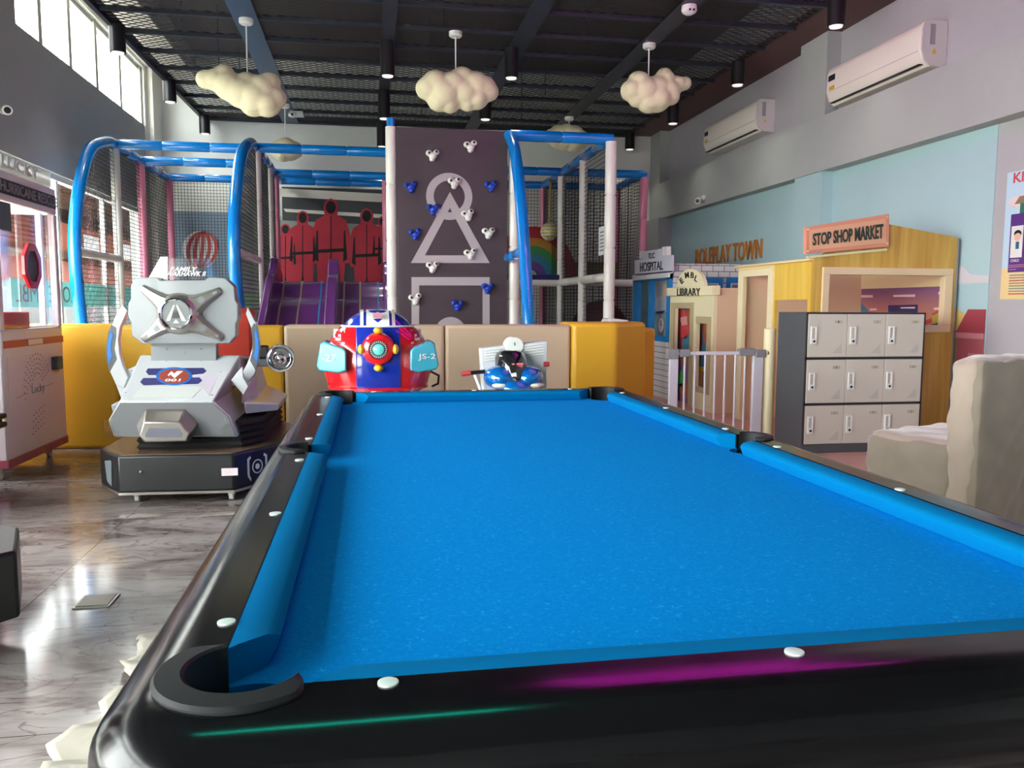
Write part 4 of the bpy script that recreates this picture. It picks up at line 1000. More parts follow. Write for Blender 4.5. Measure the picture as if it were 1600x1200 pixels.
# top fin and clear plate
MB().prism([at(x, y, 5.66) for x, y in ((251, 401), (262, 401), (262, 438), (230, 438))], (0, .02, 0)).build('white_fin', 'white', RD)
MB().prism([at(x, y, 5.66) for x, y in ((262, 403), (327, 404), (342, 437), (262, 437))], (0, .012, 0)).build('clear_plate', M['glass'], RD)
textq('FAMILY', [at(266, 424, 5.655), at(306, 424, 5.655), at(309, 417, 5.655), at(269, 417, 5.655)], 'white', RD, 'plate_lettering', .003, .02)
textq('WARHAWK II', [at(258, 431.5, 5.655), at(320, 431.5, 5.655), at(322, 424, 5.655), at(261, 424, 5.655)], 'white', RD, 'plate_lettering', .003, .02)
# side arms
LA = [(191, 476.6), (181, 492.5), (169, 522.6), (166, 549), (170, 577), (181, 601), (193, 606), (200, 590), (191, 570), (186.6, 552), (184.7, 530), (187.5, 511), (199, 485)]
RA = [(387, 480), (401, 507.6), (406, 535.7), (403, 565.7), (397.6, 584.5), (387, 598.6), (376, 588), (389, 562), (394, 545), (394.8, 530), (392, 511), (384, 490)]
M['armblue'] = mat('arm_blue', (.01, .16, .55), .45)
def arcpart(o_, blue, dark, Y):
    a = MB().prism([at(x, y, Y) for x, y in o_], (0, .06, 0)).build('side_arm', 'ridewhite', RD, bevel=.004)
    MB().prism([at(x, y, Y) for x, y in dark], (0, -.003, 0)).build('dark_inlay', 'lockgrey', a)
    MB().prism([at(x, y, Y-.003) for x, y in blue], (0, -.003, 0)).build('blue_inlay', M['armblue'], a)
arcpart(LA, [(172.5, 518), (177, 522), (174.5, 534), (173.5, 545), (176, 556), (170.5, 568), (167.8, 556), (167.5, 538)], [(173.5, 507), (182, 512), (181.5, 526), (178.5, 545), (182.5, 561), (171, 582), (166.6, 562), (166, 540), (169, 521)], 5.66)
arcpart(RA, [(400.5, 515), (404, 530), (404.3, 548), (401, 566), (396.3, 556), (399, 545), (399, 531), (397.5, 520)], [(397, 505), (402.5, 510), (406, 535), (404.5, 560), (399.5, 579), (390.5, 563), (394.5, 548), (394.5, 530), (392, 514)], 5.62)
MB().prism([at(x, y, 5.5) for x, y in ((361, 594), (378, 573), (380, 590), (388, 604), (380, 617))], (0, .04, 0)).build('winglet', 'ridewhite', RD, bevel=.003)
MB().prism([at(x, y, 5.7) for x, y in ((181, 600), (186, 580), (205, 575), (215, 570), (205, 600), (190, 625))], (0, .05, 0)).build('winglet', 'ridewhite', RD, bevel=.003)
for sgn, xa, xb in ((1, -.80, -.615), (-1, -1.60, -1.46)):
    MB().loft([[(xa, 5.45, .50), (xb, 5.62, .50), (xb, 6.2, .50), (xa, 6.3, .50)], [(xa, 5.40, .58), (xb+.01*sgn, 5.6, .545), (xb+.01*sgn, 6.2, .545), (xa, 6.35, .62)]]).build('side_step', 'ridewhite', RD, bevel=.006)
    MB().loft([[(xa-sgn*.05, 5.6, .55), (xa+sgn*.05, 5.75, .55), (xa+sgn*.05, 6.3, .55), (xa-sgn*.05, 6.3, .55)], [(xa-sgn*.07, 5.9, .76), (xa-sgn*.0, 5.95, .76), (xa-sgn*.0, 6.3, .76), (xa-sgn*.07, 6.3, .76)]]).build('side_cowl', 'ridewhite', RD, bevel=.006)
for sx in (0, 1):   # clear lower corner guards
    q = ((162, 656), (172, 662), (182, 683), (165, 683)) if sx == 0 else ((345, 668), (372, 650), (375, 683), (340, 683))
    MB().prism([at(x, y, 5.22) for x, y in q], (0, .012, 0)).build('corner_guard', 'glass', RD)
MB().box(-1.46, -.84, 6.25, 6.42, .75, 1.18).build('seat_back', 'redseat', RD, bevel=.04)
MB().box(-1.44, -.86, 5.95, 6.30, .70, .82).build('seat_cushion', 'redseat', RD, bevel=.03)
p = at(438, 560, 5.9)
mm = MB().box(-.86, p.x-.03, 5.93, 6.02, p.z-.06, p.z-.0).build('lamp_arm', 'ridegrey', RD, bevel=.01)
MB().lathe([(.075, .06), (.098, .03), (.1, 0), (.094, -.018), (.086, -.005), (.075, -.03), (.068, -.012), (.052, -.04), (.046, -.02), (.03, -.055), (0, -.062)], p, (0, 1, 0), 36).build('chrome_dome', 'chrome', mm)
MB().box(p.x-.19, p.x-.085, 5.90, 6.0, p.z+.0, p.z+.09).build('black_bracket', 'black', mm, bevel=.01)

# ================================================================ ROUND KIDDIE RIDE
KR = thing('kiddie_ride', (.055, 5.45, 0), 'round red and royal blue kiddie ride with turquoise side pods behind the table', 'kiddie ride')
KX, KY = .052, 5.46
prof = [(0.0, .26, .30), (.10, .30, .33), (.30, .30, .33), (.55, .28, .30), (.66, .29, .30), (.675, .315, .31), (.70, .33, .32), (.78, .352, .335), (.87, .350, .335), (.95, .325, .32), (1.0, .298, .30), (1.04, .27, .275), (1.072, .232, .25)]
def se(a, b_, z, n=48, e=2.5, x0=KX, y0=KY):
    r = []
    for k in range(n):
        t = 2*PI*k/n; c_, s_ = math.cos(t), math.sin(t)
        r.append((x0+a*math.copysign(abs(c_)**(2/e), c_), y0+b_*math.copysign(abs(s_)**(2/e), s_), z))
    return r
MB().loft([se(a, b_, z) for z, a, b_ in prof[4:]]).build('red_body', 'red', KR)
MB().loft([se(a, b_, z) for z, a, b_ in prof[:5]]).build('blue_skirt', 'deepblue', KR)
MB().loft([se(.43, .42, z, e=2.2) for z in (0, .04)]).build('floor_plinth', 'black', KR)
MB().loft([se(.30, .33, .665), se(.33, .35, .672), se(.33, .35, .682), se(.3, .33, .69)]).build('red_lip', 'red', KR)
dome = [(1.072, .226, .245), (1.085, .215, .235), (1.12, .185, .21), (1.15, .14, .17), (1.172, .08, .12), (1.178, .02, .04)]
MB().loft([se(a, b_, z, e=2.2) for z, a, b_ in dome]).build('blue_dome', 'deepblue', KR)
MB().loft([se(.236, .252, 1.066), se(.24, .256, 1.072), se(.236, .252, 1.078)]).build('white_collar', 'white', KR)
def dome_stripe(xa, xb, m, name, lift=.006):
    b = MB(); rr_ = []
    for z, a, b_ in dome[:-1]:
        q = []
        for x in (xa, xb):
            u = min(.98, abs(x)/a); yy = b_*(1-u**2.2)**(1/2.2)
            q += [(x, yy)]
        rr_.append([Vector((KX+q[0][0], KY-q[0][1]-lift, z+lift)), Vector((KX+q[1][0], KY-q[1][1]-lift, z+lift)), Vector((KX+q[1][0], KY-q[1][1]+.02, z-.004)), Vector((KX+q[0][0], KY-q[0][1]+.02, z-.004))])
    b.loft(rr_); return b.build(name, m, KR)
dome_stripe(-.072, .072, 'white', 'white_band'); dome_stripe(-.110, -.090, 'white', 'white_stripe'); dome_stripe(.090, .110, 'white', 'white_stripe')
MB().prism([(KX-.03, KY-.242, 1.125), (KX+.03, KY-.242, 1.125), (KX+.03, KY-.21, 1.15), (KX, KY-.2, 1.163), (KX-.03, KY-.21, 1.15)], (0, -.004, .002)).build('pink_badge', 'barnpink', KR)
def bY(x, z):
    for (z0, a0, b0), (z1, a1, b1) in zip(prof, prof[1:]):
        if z0 <= z <= z1:
            f = (z-z0)/(z1-z0); a = a0+(a1-a0)*f; b_ = b0+(b1-b0)*f; u = min(.999, abs(x)/a); return KY-b_*(1-u**2.5)**(1/2.5)
    return KY-.25
b = MB(); zs = [.05, .3, .55, .66, .70, .78, .87, .95, 1.0, 1.04, 1.068]
XS_ = [-.137+.274*i/12 for i in range(13)]
b.loft([[(KX+x_, bY(x_, z)-.012, z) for x_ in XS_]+[(KX+x_, bY(x_, z)+.03, z) for x_ in XS_[::-1]] for z in zs]); b.build('blue_front_panel', 'deepblue', KR, bevel=.006)
TC = Vector((KX+.0, bY(.0, .93)-.0, .935))
MB().lathe([(.105, -.02), (.102, .03), (.09, .06), (.062, .075), (.056, .068)], TC, (0, -1, 0), 36).build('turret', 'red', KR)
MB().lathe([(.056, .066), (.056, .076), (.036, .078)], TC, (0, -1, 0), 36).build('lens_ring', 'lockgrey', KR)
b = MB()
for k in range(24): a = 2*PI*k/24; b.ell(TC+Vector((.047*math.cos(a), -.078, .047*math.sin(a))), .0035, .003, .0035, 6, 4)
b.build('ring_dots', 'white', KR)
MB().lathe([(.036, .072), (.033, .084), (.018, .09), (0, .092)], TC, (0, -1, 0), 28).build('lens', 'cyan', KR)
for dx, dz in ((0, .115), (0, -.118), (-.105, 0), (.105, 0)):
    o_ = .0; MB().ell(TC+Vector((dx, -.03, dz)), .030 if dx == 0 else .022, .05, .022 if dx == 0 else .032, 16, 10).build('yellow_knob', 'yplastic', KR)
for s_ in (-1, 1):
    x0_, x1_ = (.195, .375); Yf = 5.09
    q = [(x0_, .80), (x0_, .925), (x0_+.02, .945), (x1_-.045, .985), (x1_-.02, .97), (x1_+.005, .83), (x1_-.01, .80), (x0_+.05, .785)]
    pb = MB().loft([[Vector((KX+s_*(x_*.96+.01), Yf+.04*abs(x_-.2)/.17, .88+(z_-.88)*.94)) for x_, z_ in q], [Vector((KX+s_*x_, Yf+.03+.05*abs(x_-.2)/.17, z_)) for x_, z_ in q], [Vector((KX+s_*x_, Yf+.30, z_)) for x_, z_ in q]])
    pod = pb.build('side_pod', 'teal', KR, bevel=.008)
    if s_ < 0: textq('-27', [(KX-.345, 5.120, .862), (KX-.255, 5.101, .862), (KX-.255, 5.101, .905), (KX-.345, 5.120, .905)], 'white', pod, 'pod_lettering', .003, .005)
    else: textq('JS-2', [(KX+.245, 5.099, .862), (KX+.355, 5.124, .862), (KX+.355, 5.124, .905), (KX+.245, 5.099, .905)], 'white', pod, 'pod_lettering', .003, .005)
    b = MB()   # square spiral mark on the shoulder
    for (xa, za, xb, zb_) in ((0, 0, 0, .07), (0, .07, .06, .07), (.06, .07, .06, .02), (.06, .02, .025, .02), (.025, .02, .025, .042)):
        P1 = (.215+xa, 1.0-.0+za-.028); P2 = (.215+xb, 1.0+zb_-.028); th = .008
        def sp(u, z): return Vector((KX+s_*u, bY(u, min(1.05, z))-.004, z))
        if xa == xb: pts = [sp(P1[0]-th, P1[1]-th), sp(P1[0]+th, P1[1]-th), sp(P2[0]+th, P2[1]+th), sp(P2[0]-th, P2[1]+th)]
        else: pts = [sp(P1[0]-th, P1[1]-th), sp(P1[0]-th, P1[1]+th), sp(P2[0]+th, P2[1]+th), sp(P2[0]+th, P2[1]-th)]
        b.prism(pts, (0, .02, 0))
    b.build('square_spiral_mark', 'white', KR)
MB().tube([(KX+.33, 5.35, .78), (KX+.40, 5.42, .74), (KX+.40, 5.48, .68), (KX+.36, 5.5, .66)], .008, 8).build('cable', 'black', KR)

# ================================================================ MOTORBIKE RIDE
MR = thing('motorbike_ride', (.9, 5.15, 0), 'blue motorbike arcade ride with pale back board and black windshield behind the table', 'motorbike ride')
YM = 5.12
bd = [(751, 544.4), (856, 532.6), (854, 590), (854, 640), (757, 640), (755, 608)]
MB().prism([at(x, y, YM) for x, y in bd], (0, .11, 0)).build('back_board', mat('board_grey', (.60, .59, .62), .5), MR, bevel=.006)
bc = at(804, 538, YM); MB().cyl(bc+Vector((0, -.012, -.012)), .058, .125, 'y', 32).build('round_cap', 'white', MR, bevel=.004)
for sd in (0, 1):
  b = MB()
  for i in range(5):
        xs_, xe_ = ((758, 794-3*i if i < 4 else 779), (815+2*i, 850))[sd]
        def yy(x): return 546.5+4.1*i-(x-757)*.112
        b.prism([at(x, y, YM) for x, y in ((xs_, yy(xs_)), (xe_, yy(xe_)), (xe_, yy(xe_)+1.5), (xs_, yy(xs_)+1.5))], (0, -.007, 0))
  b.build('louvre_block', 'white', MR, bevel=.001)
textq('1', [at(803, 540, YM-.0125), at(805.5, 540, YM-.0125), at(805.5, 535, YM-.0125), at(803, 535, YM-.0125)], 'lettgrey', MR, 'number_mark', .001)
wc = at(803, 577, 4.98)
ws = MB(); ws.loft([[ (wc.x+dx*w_, 4.98-d_+dy, wc.z+z) for dx, dy in ((-1, .14), (-.85, .06), (-.45, .0), (0, -.02), (.45, .0), (.85, .06), (1, .14), (.4, .16), (-.4, .16))] for z, w_, d_ in ((-.10, .03, .06), (-.075, .055, .075), (-.03, .085, .07), (.02, .105, .05), (.07, .10, .02), (.10, .085, -.01), (.115, .06, -.03))])
ws.build('windshield', mat('black_gloss', (.008, .008, .01), .08, coat=1), MR)
tr = [(799, 568), (818, 567), (811, 582)]
MB().prism([at(x, y, 4.93) for x, y in tr], (0, -.006, 0)).build('red_triangle', 'barnpink', MR); MB().prism([at(x, y, 4.924) for x, y in ((802, 569.5), (815, 569), (810, 579))], (0, -.004, 0)).build('triangle_mark', 'mred', MR)
for (xa, ya, xb, yb2) in ((790, 577, 808, 591), (788, 585, 797, 592)):
    MB().tube([at(xa, ya, 4.925), at(xb, yb2, 4.905)], .0022, 6).build('white_line', 'white' if xa != 788 else 'yplastic', MR)
fc = at(803, 596, 5.0)
fb = MB(); 
for sx in (-1, 1):
    fb.ell((fc.x+sx*.085, 5.02, fc.z+.025), .105, .14, .078, 24, 16)
fb.ell((fc.x, 5.0, fc.z-.04), .12, .17, .07, 24, 16)
fo = fb.build('blue_fairing', 'motoblue', MR); md = fo.modifiers.new('r', 'REMESH'); md.mode = 'VOXEL'; md.voxel_size = .007; md.use_smooth_shade = True; sm = fo.modifiers.new('s', 'SMOOTH'); sm.iterations = 5; sm.factor = .6
for sx, px_ in ((-1, 783), (1, 836)):
    q = at(px_, 602, 4.93); MB().ell((q.x, q.y, q.z), .058, .05, .021, 20, 12).build('headlight', mat('lamp_cream', (.72, .66, .56), .15, coat=.5), MR)
hl = at(746, 581, 5.1); hr = at(722, 584, 5.1)
MB().tube([hl+Vector((.05, .02, 0)), hr], .013, 12).build('handlebar', 'black', MR); MB().tube([hl.lerp(hr, .45), hr], .016, 12).build('red_grip', 'mred', MR)
hr2 = at(858, 569, 5.1); MB().tube([at(850, 569, 5.1), hr2], .016, 12).build('red_grip', 'mred', MR)
MB().tube([at(742, 586, 5.08), at(750, 607, 5.05), at(753, 620, 5.05)], .01, 8).build('mirror_stem', 'white', MR)
MB().loft([[(.80, 4.95, .10), (1.0, 4.95, .10), (1.0, 5.6, .10), (.80, 5.6, .10)], [(.78, 4.9, .4), (1.02, 4.9, .4), (1.0, 5.7, .4), (.80, 5.7, .4)], [(.80, 4.95, .68), (1.0, 4.95, .68), (.98, 5.5, .6), (.82, 5.5, .6)]]).build('bike_body', 'motoblue', MR, bevel=.02)
MB().box(.66, 1.14, 4.7, 5.8, 0, .10).build('floor_base', 'black', MR, bevel=.02)

# ================================================================ SAFETY GATE
GT = thing('safety_gate', (3.15, 6.85, 0), 'white barred safety gate with grey latches at the play area entrance', 'gate')
YG = 6.85
def gx(px): return at(px, 600, YG).x
zt = .81
for a, b_ in ((1045, 1058), (1175, 1190)): MB().box(gx(a), gx(b_), YG-.02, YG+.02, .012, zt-.03).build('gate_post', 'gate', GT, bevel=.004)
MB().box(gx(1046), gx(1190), YG-.014, YG+.014, zt-.035, zt-.005).build('top_rail', 'gate', GT, bevel=.004); MB().box(gx(1046), gx(1190), YG-.014, YG+.014, .03, .06).build('bottom_rail', 'gate', GT)
for px in (1069, 1085, 1101, 1116.5, 1132, 1148, 1163): MB().cyl((gx(px), YG, .05), .0095, zt-.07, seg=10).build('gate_bar', 'gate', GT)
for a, b_, za_, zb_ in ((1041, 1058, -.07, .02), (1060, 1076, -.05, .015), (1152, 1177, -.045, .02), (1178, 1193, -.06, .01)): MB().box(gx(a), gx(b_), YG-.028, YG+.028, zt+za_, zt+zb_).build('grey_latch', 'gategrey', GT, bevel=.006)
MB().cyl((gx(1193), YG, zt-.02), .008, .06, 'x').build('fixing_bolt', 'silver', GT); MB().lathe([(.028, 0), (.028, .01), (.012, .014)], (gx(1193)+.02, YG, zt-.02), 'x').build('bolt_wheel', 'silver', GT)
o = MB().cyl((gx(1202)+.0, YG+.02, .012), .052, 1.0, seg=28).build('padded_post', 'creamlight', None, bevel=.01); tag(o, 'cream padded round post between the safety gate and the lockers', 'post')

# ================================================================ LOCKERS
LK = thing('locker_cabinet', (3.96, 6.29, 0), 'grey locker cabinet with nine pale doors in three rows', 'locker cabinet')
LY = 6.05; lx0, lx1 = at(1257.5, 600, LY).x, at(1441, 600, LY).x; lz0, lz1 = .012, 1.162
MB().box(lx0, lx1, LY+.02, LY+.47, lz0, lz1).build('carcass', 'lockgrey', LK, bevel=.004)
MB().box(lx0, lx1, LY, LY+.02, lz0, .085).build('plinth', 'lockgrey', LK)
fz = [.085, .415, .79, lz1]
MB().box(lx0, lx0+.008, LY, LY+.02, .085, lz1).box(lx1-.014, lx1, LY, LY+.02, .085, lz1).box(lx0, lx1, LY, LY+.02, lz1-.012, lz1).box(lx0, lx1, LY, LY+.02, fz[1]-.010, fz[1]+.010).box(lx0, lx1, LY, LY+.02, fz[2]-.010, fz[2]+.010).build('front_frame', 'locktrim', LK)
dw = (lx1-lx0-.022)/3
for r in range(3):
    for cidx in range(3):
        xa = lx0+.008+dw*cidx; xb = xa+dw; za, zb2 = fz[2-r]+.011, fz[3-r]-(.013 if r == 0 else .011)
        if r == 2: za = .088
        dr = MB().box(xa+.002, xb-.002, LY-.004, LY+.018, za, zb2).build('locker_door', 'lockdoor', LK, bevel=.003)
        zc = (za+zb2)/2
        hb = MB(); hx = xa+.022
        hb.box(hx, hx+.012, LY-.018, LY-.004, zc-.07, zc+.075).box(hx+.04, hx+.052, LY-.018, LY-.004, zc-.07, zc+.075).box(hx+.012, hx+.04, LY-.018, LY-.004, zc+.06, zc+.075).box(hx+.012, hx+.04, LY-.018, LY-.004, zc-.07, zc-.02)
        hh = hb.build('handle', 'white', dr, bevel=.002)
        MB().cyl((hx+.026, LY-.018, zc-.045), .010, -.004, 'y', 12).build('keyhole', 'black', hh)
        MB().box(xb-.115, xb-.05, LY-.007, LY-.004, zb2-.075, zb2-.05).build('label_holder', 'labelh', dr)
        textq('%d' % (r*3+cidx+1), [(xb-.088, LY-.008, zb2-.071), (xb-.078, LY-.008, zb2-.071), (xb-.078, LY-.008, zb2-.054), (xb-.088, LY-.008, zb2-.054)], 'dgreen', dr, 'door_number', .001)
        vb = MB()
        for j in range(7):
            for i in range(j+1): vb.box(xb-.045-.011*i-.008, xb-.045-.011*i, LY-.0055, LY-.004, za+.105-.011*j-.003, za+.105-.011*j)
        vb.build('vent_slots', 'lettgrey', dr, smooth=False)

# ================================================================ PLAY HOUSES
LX = 3.764
LB = thing('play_library', (4.4, 9.2, 0), 'cream play house with arched EMBL LIBRARY sign and tan side wall', 'play house')
z1L = 1.34; yN, yFr = 8.53, 9.87
def wz(y_): return atx(1080, y_, LX).z
dY0, dY1 = atx(1078, 550, LX).y, atx(1053.5, 550, LX).y       # door opening
wY0, wY1 = atx(1105, 550, LX).y, atx(1087.5, 550, LX).y
dz1, wz0, wz1 = 1.18, .27, 1.01
b = MB()
b.box(LX, LX+.04, yN, wY0, .012, z1L).box(LX, LX+.04, wY0, wY1, .012, wz0).box(LX, LX+.04, wY0, wY1, wz1, z1L).box(LX, LX+.04, wY1, dY0, .012, z1L).box(LX, LX+.04, dY0, dY1, dz1, z1L).box(LX, LX+.04, dY1, yFr, .012, z1L)
b.build('front_wall', 'creamlight', LB)
M['khaki'] = mat('khaki_trim', (.50, .42, .24), .5)
MB().box(LX-.015, LX, dY0-.09, dY0, .012, dz1+.07).box(LX-.015, LX, dY1, min(dY1+.12, 9.87), .012, dz1+.07).box(LX-.015, LX, dY0, dY1, dz1, dz1+.07).build('door_trim', 'khaki', LB)
MB().box(LX-.015, LX, wY0-.09, wY0, wz0-.06, wz1+.08).box(LX-.015, LX, wY0, wY1, wz1, wz1+.08).box(LX-.015, LX, wY0, wY1, wz0-.06, wz0).build('window_trim', 'khaki', LB)
MB().box(LX+.041, 5.12, yN, yN+.04, .012, 1.41).build('side_wall', 'tan', LB)
MB().box(LX-.05, LX+.05, yN-.05, 9.87, 1.33, 1.435).build('sign_board', 'creamlight', LB, bevel=.006)
acy = (atx(1058, 448, LX).y+atx(1098, 448, LX).y)/2; 
arc = [Vector((LX-.04, atx(x, 452, LX).y, 1.43)) for x in (1100, 1058)]
pa = []
for k in range(17):
    a = PI*k/16; px = 1079-21.5*math.cos(a); pyy = 448-28*math.sin(a); q = atx(px, pyy, LX-.03); pa.append(q)
MB().prism(pa, (.04, 0, 0)).build('arched_sign', 'creamlight', LB)
def lq(x0_, y0_, x1_, y1_, x2, y2, x3, y3, X): return [atx(x0_, y0_, X), atx(x1_, y1_, X), atx(x2, y2, X), atx(x3, y3, X)]
textq('LIBRARY', lq(1058, 462.5, 1094.5, 461.5, 1094.5, 450, 1058, 450.5, LX-.052), 'black', LB, 'sign_lettering', .004, .02)
for ch, x_, y_, a in (('E', 1065, 438.5, 40), ('M', 1073.5, 430, 10), ('B', 1082, 430, -8), ('L', 1088, 435.5, -28)):
    h_ = 9.5; w_ = 6.0 if ch != 'M' else 7.5; a = math.radians(a); c_, s_ = math.cos(a), math.sin(a)
    qd = [(x_+dx*c_*.8-dy*s_*.6, y_-dx*s_-dy*c_) for dx, dy in ((-w_/2, -h_/2), (w_/2, -h_/2), (w_/2, h_/2), (-w_/2, h_/2))]
    textq(ch, [atx(*q, LX-.032) for q in qd], 'black', LB, 'arch_letter', .004, .02)
# inner printed wall
IX = 3.86
MB().box(IX, IX+.02, yN+.04, yFr-.01, .012, 1.33).build('printed_inner_wall', 'screenp', LB)
M['bookwood'] = mat('print_bookcase', (.34, .11, .05), .6); M['bk1'] = mat('print_books_blue', (.05, .22, .34), .6); M['bk2'] = mat('print_books_red', (.40, .04, .04), .6)
def pri(pts, m, d=.004, name='printed_picture'): return MB().prism([atx(x, y, IX-.001) for x, y in pts], (-d, 0, 0)).build(name, m, LB)
pri([(1052, 484), (1108, 484), (1108, 590), (1052, 560)], 'bookwood', .002)
for i in range(7): pri([(1054+i*3.2, 545), (1056.2+i*3.2, 545), (1056.2+i*3.2, 527), (1054+i*3.2, 527)], 'bk1' if i % 3 else 'bk2')
for i in range(5): pri([(1088+i*3.4, 545), (1090.4+i*3.4, 545), (1090.4+i*3.4, 520), (1088+i*3.4, 520)], 'bk1' if i % 2 else 'bk2')
pri([(1057, 490), (1064, 482), (1072, 486), (1074, 498), (1063, 500)], 'mred', .006); pri([(1063, 496), (1074, 494), (1075, 507), (1066, 509)], M['poster_skin'] if 'poster_skin' in M else 'barnpink', .008)
pri([(1064, 508), (1077, 504), (1077, 521), (1073, 529), (1064, 528)], 'mred', .006); pri([(1068, 529), (1077, 522), (1077, 560), (1069, 560)], 'bk1', .006)
pri([(1056, 588), (1066, 578), (1072, 590), (1066, 604), (1056, 606)], 'green', .006); pri([(1062, 600), (1078, 596), (1080, 622), (1064, 622)], 'bookwood', .006)
pri([(1088, 573), (1106, 573), (1106, 580), (1088, 581)], 'yplastic', .008); pri([(1090, 581), (1097, 581), (1097, 612), (1090, 612)], 'yplastic', .006)
pri([(1095, 573), (1098, 540), (1104, 535), (1106, 560), (1106, 573)], 'bk1', .010)

# hospital
HP = thing('play_hospital', (4.5, 10.6, 0), 'blue and white brick play house with grey TLC HOSPITAL sign', 'play house')
hy0, hy1 = 9.90, 11.35; hz = 1.62
hw = [(atx(1041, 480, LX).y, atx(1018.5, 480, LX).y), (atx(1013, 480, LX).y, atx(997, 480, LX).y)]
hzb, hzt = atx(1020, 524, LX).z, atx(1020, 438, LX).z
M['hblue'] = mat('hospital_blue', (.01, .20, .52), .45)
b = MB(); b.box(LX, LX+.04, hy0, hw[0][0], hzb, hz).box(LX, LX+.04, hw[0][1], hw[1][0], hzb, hz).box(LX, LX+.04, hw[1][1], hy1, hzb, hz).box(LX, LX+.04, hy0, hy1, hzt, hz-.05).box(LX, LX+.04, hy0, hy1, hzb-.07, hzb).build('blue_window_frame', 'hblue', HP)
MB().box(LX, LX+.04, hy0, hy1, .012, hzb-.07).build('lower_front', 'brick', HP)
MB().box(LX-.02, LX+.05, hy0, hy1, hz-.05, hz+.03).build('white_ledge', 'white', HP)
MB().box(LX+.041, 5.12, hy0, hy0+.04, .012, 1.745).build('brick_side_wall', 'brick', HP)
M['hsign'] = mat('hospital_sign', (.60, .60, .68), .5)
MB().prism([atx(x, y, LX-.03) for x, y in ((991.5, 429.5), (1049.5, 424), (1049.5, 398.5), (1034, 399.5), (1034, 388.5), (1004, 393), (1004, 405), (991.5, 407.5))], (.03, 0, 0)).build('sign_board', 'hsign', HP)
MB().prism([atx(x, y, LX-.031) for x, y in ((992, 430.5), (1050, 425), (1050, 423), (992, 428.5))], (-.002, 0, 0)).build('sign_edge', 'navymark', HP)
for xa, xb, yt, yb_ in ((1034.5, 1041.5, 386, 400), (999, 1003.5, 393, 405)): MB().prism([atx(x, y, LX-.02) for x, y in ((xa, yb_), (xb, yb_-1), (xb, yt-1), (xa, yt))], (.06, 0, 0)).build('chimney_block', 'white', HP)
textq('TLC', lq(1013, 404.5, 1023, 403.5, 1023, 394.5, 1013, 396, LX-.032), 'black', HP, 'sign_lettering', .004, .01)
textq('HOSPITAL', lq(1000, 425, 1036, 421.5, 1036, 407.5, 1000, 410.5, LX-.032), 'black', HP, 'sign_lettering', .004, .01)
MB().box(3.95, 3.97, hy0+.045, hy1+.6, .5, 1.6).build('printed_inner_wall', mat('hospital_print', (.20, .36, .42), .6), HP)
def hri(pts, m, d=.004): return MB().prism([atx(x, y, 3.949) for x, y in pts], (-d, 0, 0)).build('printed_picture', m, HP)
hri([(1018, 440), (1044, 437), (1044, 487), (1018, 489)], mat('print_pale', (.48, .50, .55), .6), .003); hri([(1026, 465), (1034, 463), (1034, 486), (1026, 487)], 'hsign', .006); hri([(1024, 487), (1040, 485), (1036, 490), (1027, 490)], 'navymark', .008)
hri([(1036, 444), (1044, 443), (1044, 462), (1036, 464)], 'tan', .006)
hc = atx(1033, 508, 3.94)
b = MB(); b.loft([[(3.942+dx, hc.y+r*math.cos(2*PI*k/24), hc.z+r*math.sin(2*PI*k/24)) for r, dx in ((.10, 0), (.12, 0), (.12, -.008), (.10, -.008))] for k in range(25)]); b.build('clock_rim', 'barnpink', HP)
b = MB(); b.cyl((3.948, hc.y, hc.z), .10, -.006, 'x', 24); b.build('clock_face', 'white', HP)
b = MB(); b.tube([(3.938, hc.y, hc.z), (3.938, hc.y, hc.z+.07)], .005, 6).tube([(3.938, hc.y, hc.z), (3.938, hc.y-.05, hc.z)], .005, 6); b.build('clock_hands', 'black', HP)
# blue windows on the brick side
for xa, xb in ((1096, 1129), (1134.5, 1165)):
    a1, a2 = at(xa, 434, hy0), at(xb, 434, hy0)
    o = MB().box(a1.x, a2.x, hy0-.015, hy0, a1.z-.5, a1.z).build('blue_window', 'hblue', HP)
    MB().box(a1.x+.06, a2.x-.06, hy0-.02, hy0-.015, a1.z-.45, a1.z-.07).build('white_frame', 'white', o)
    MB().box(a1.x+.075, a2.x-.075, hy0-.022, hy0-.02, a1.z-.44, a1.z-.085).build('dark_glass', 'lettgrey', o)

# shop
SX = 3.846
SH = thing('play_shop', (4.5, 7.4, 0), 'wooden gabled play shop with cream window frame and STOP SHOP MARKET sign', 'play house')
sy0, sy1 = 6.66, 8.12; ztop = 1.61
M['wood_lit'] = M['wood'].copy(); M['wood_lit'].name = 'lit_golden_wood'  # lighter copy of the wood, window light put into its colour
for nd in M['wood_lit'].node_tree.nodes:
    if nd.type == 'VALTORGB':
        e = nd.color_ramp.elements; e[0].color = (.66, .38, .04, 1); e[1].color = (.76, .50, .08, 1); e[2].color = (.84, .60, .13, 1)
oa, ob_ = 7.44, 7.98
MB().box(SX, SX+.03, ob_, sy1, .012, ztop).box(SX, SX+.03, oa-.10, oa, .012, ztop).box(SX, SX+.03, oa, ob_, 1.51, ztop).build('door_wall', 'cream', SH)
MB().box(SX-.015, SX, ob_, ob_+.10, .012, 1.57).box(SX-.015, SX, oa-.09, oa, .012, 1.57).box(SX-.015, SX, oa, ob_, 1.51, 1.57).build('door_frame', 'creamlight', SH, bevel=.003)
MB().box(SX, SX+.03, sy0, oa-.10, 1.27, ztop).box(SX, SX+.03, sy0, sy0+.06, .012, 1.27).box(SX, SX+.03, oa-.13, oa-.10, .012, 1.27).build('lit_wood_panel', 'wood_lit', SH)
MB().box(SX-.04, SX+.05, sy0-.02, sy1+.03, ztop, ztop+.022).build('wall_cap', 'cream', SH, bevel=.004)
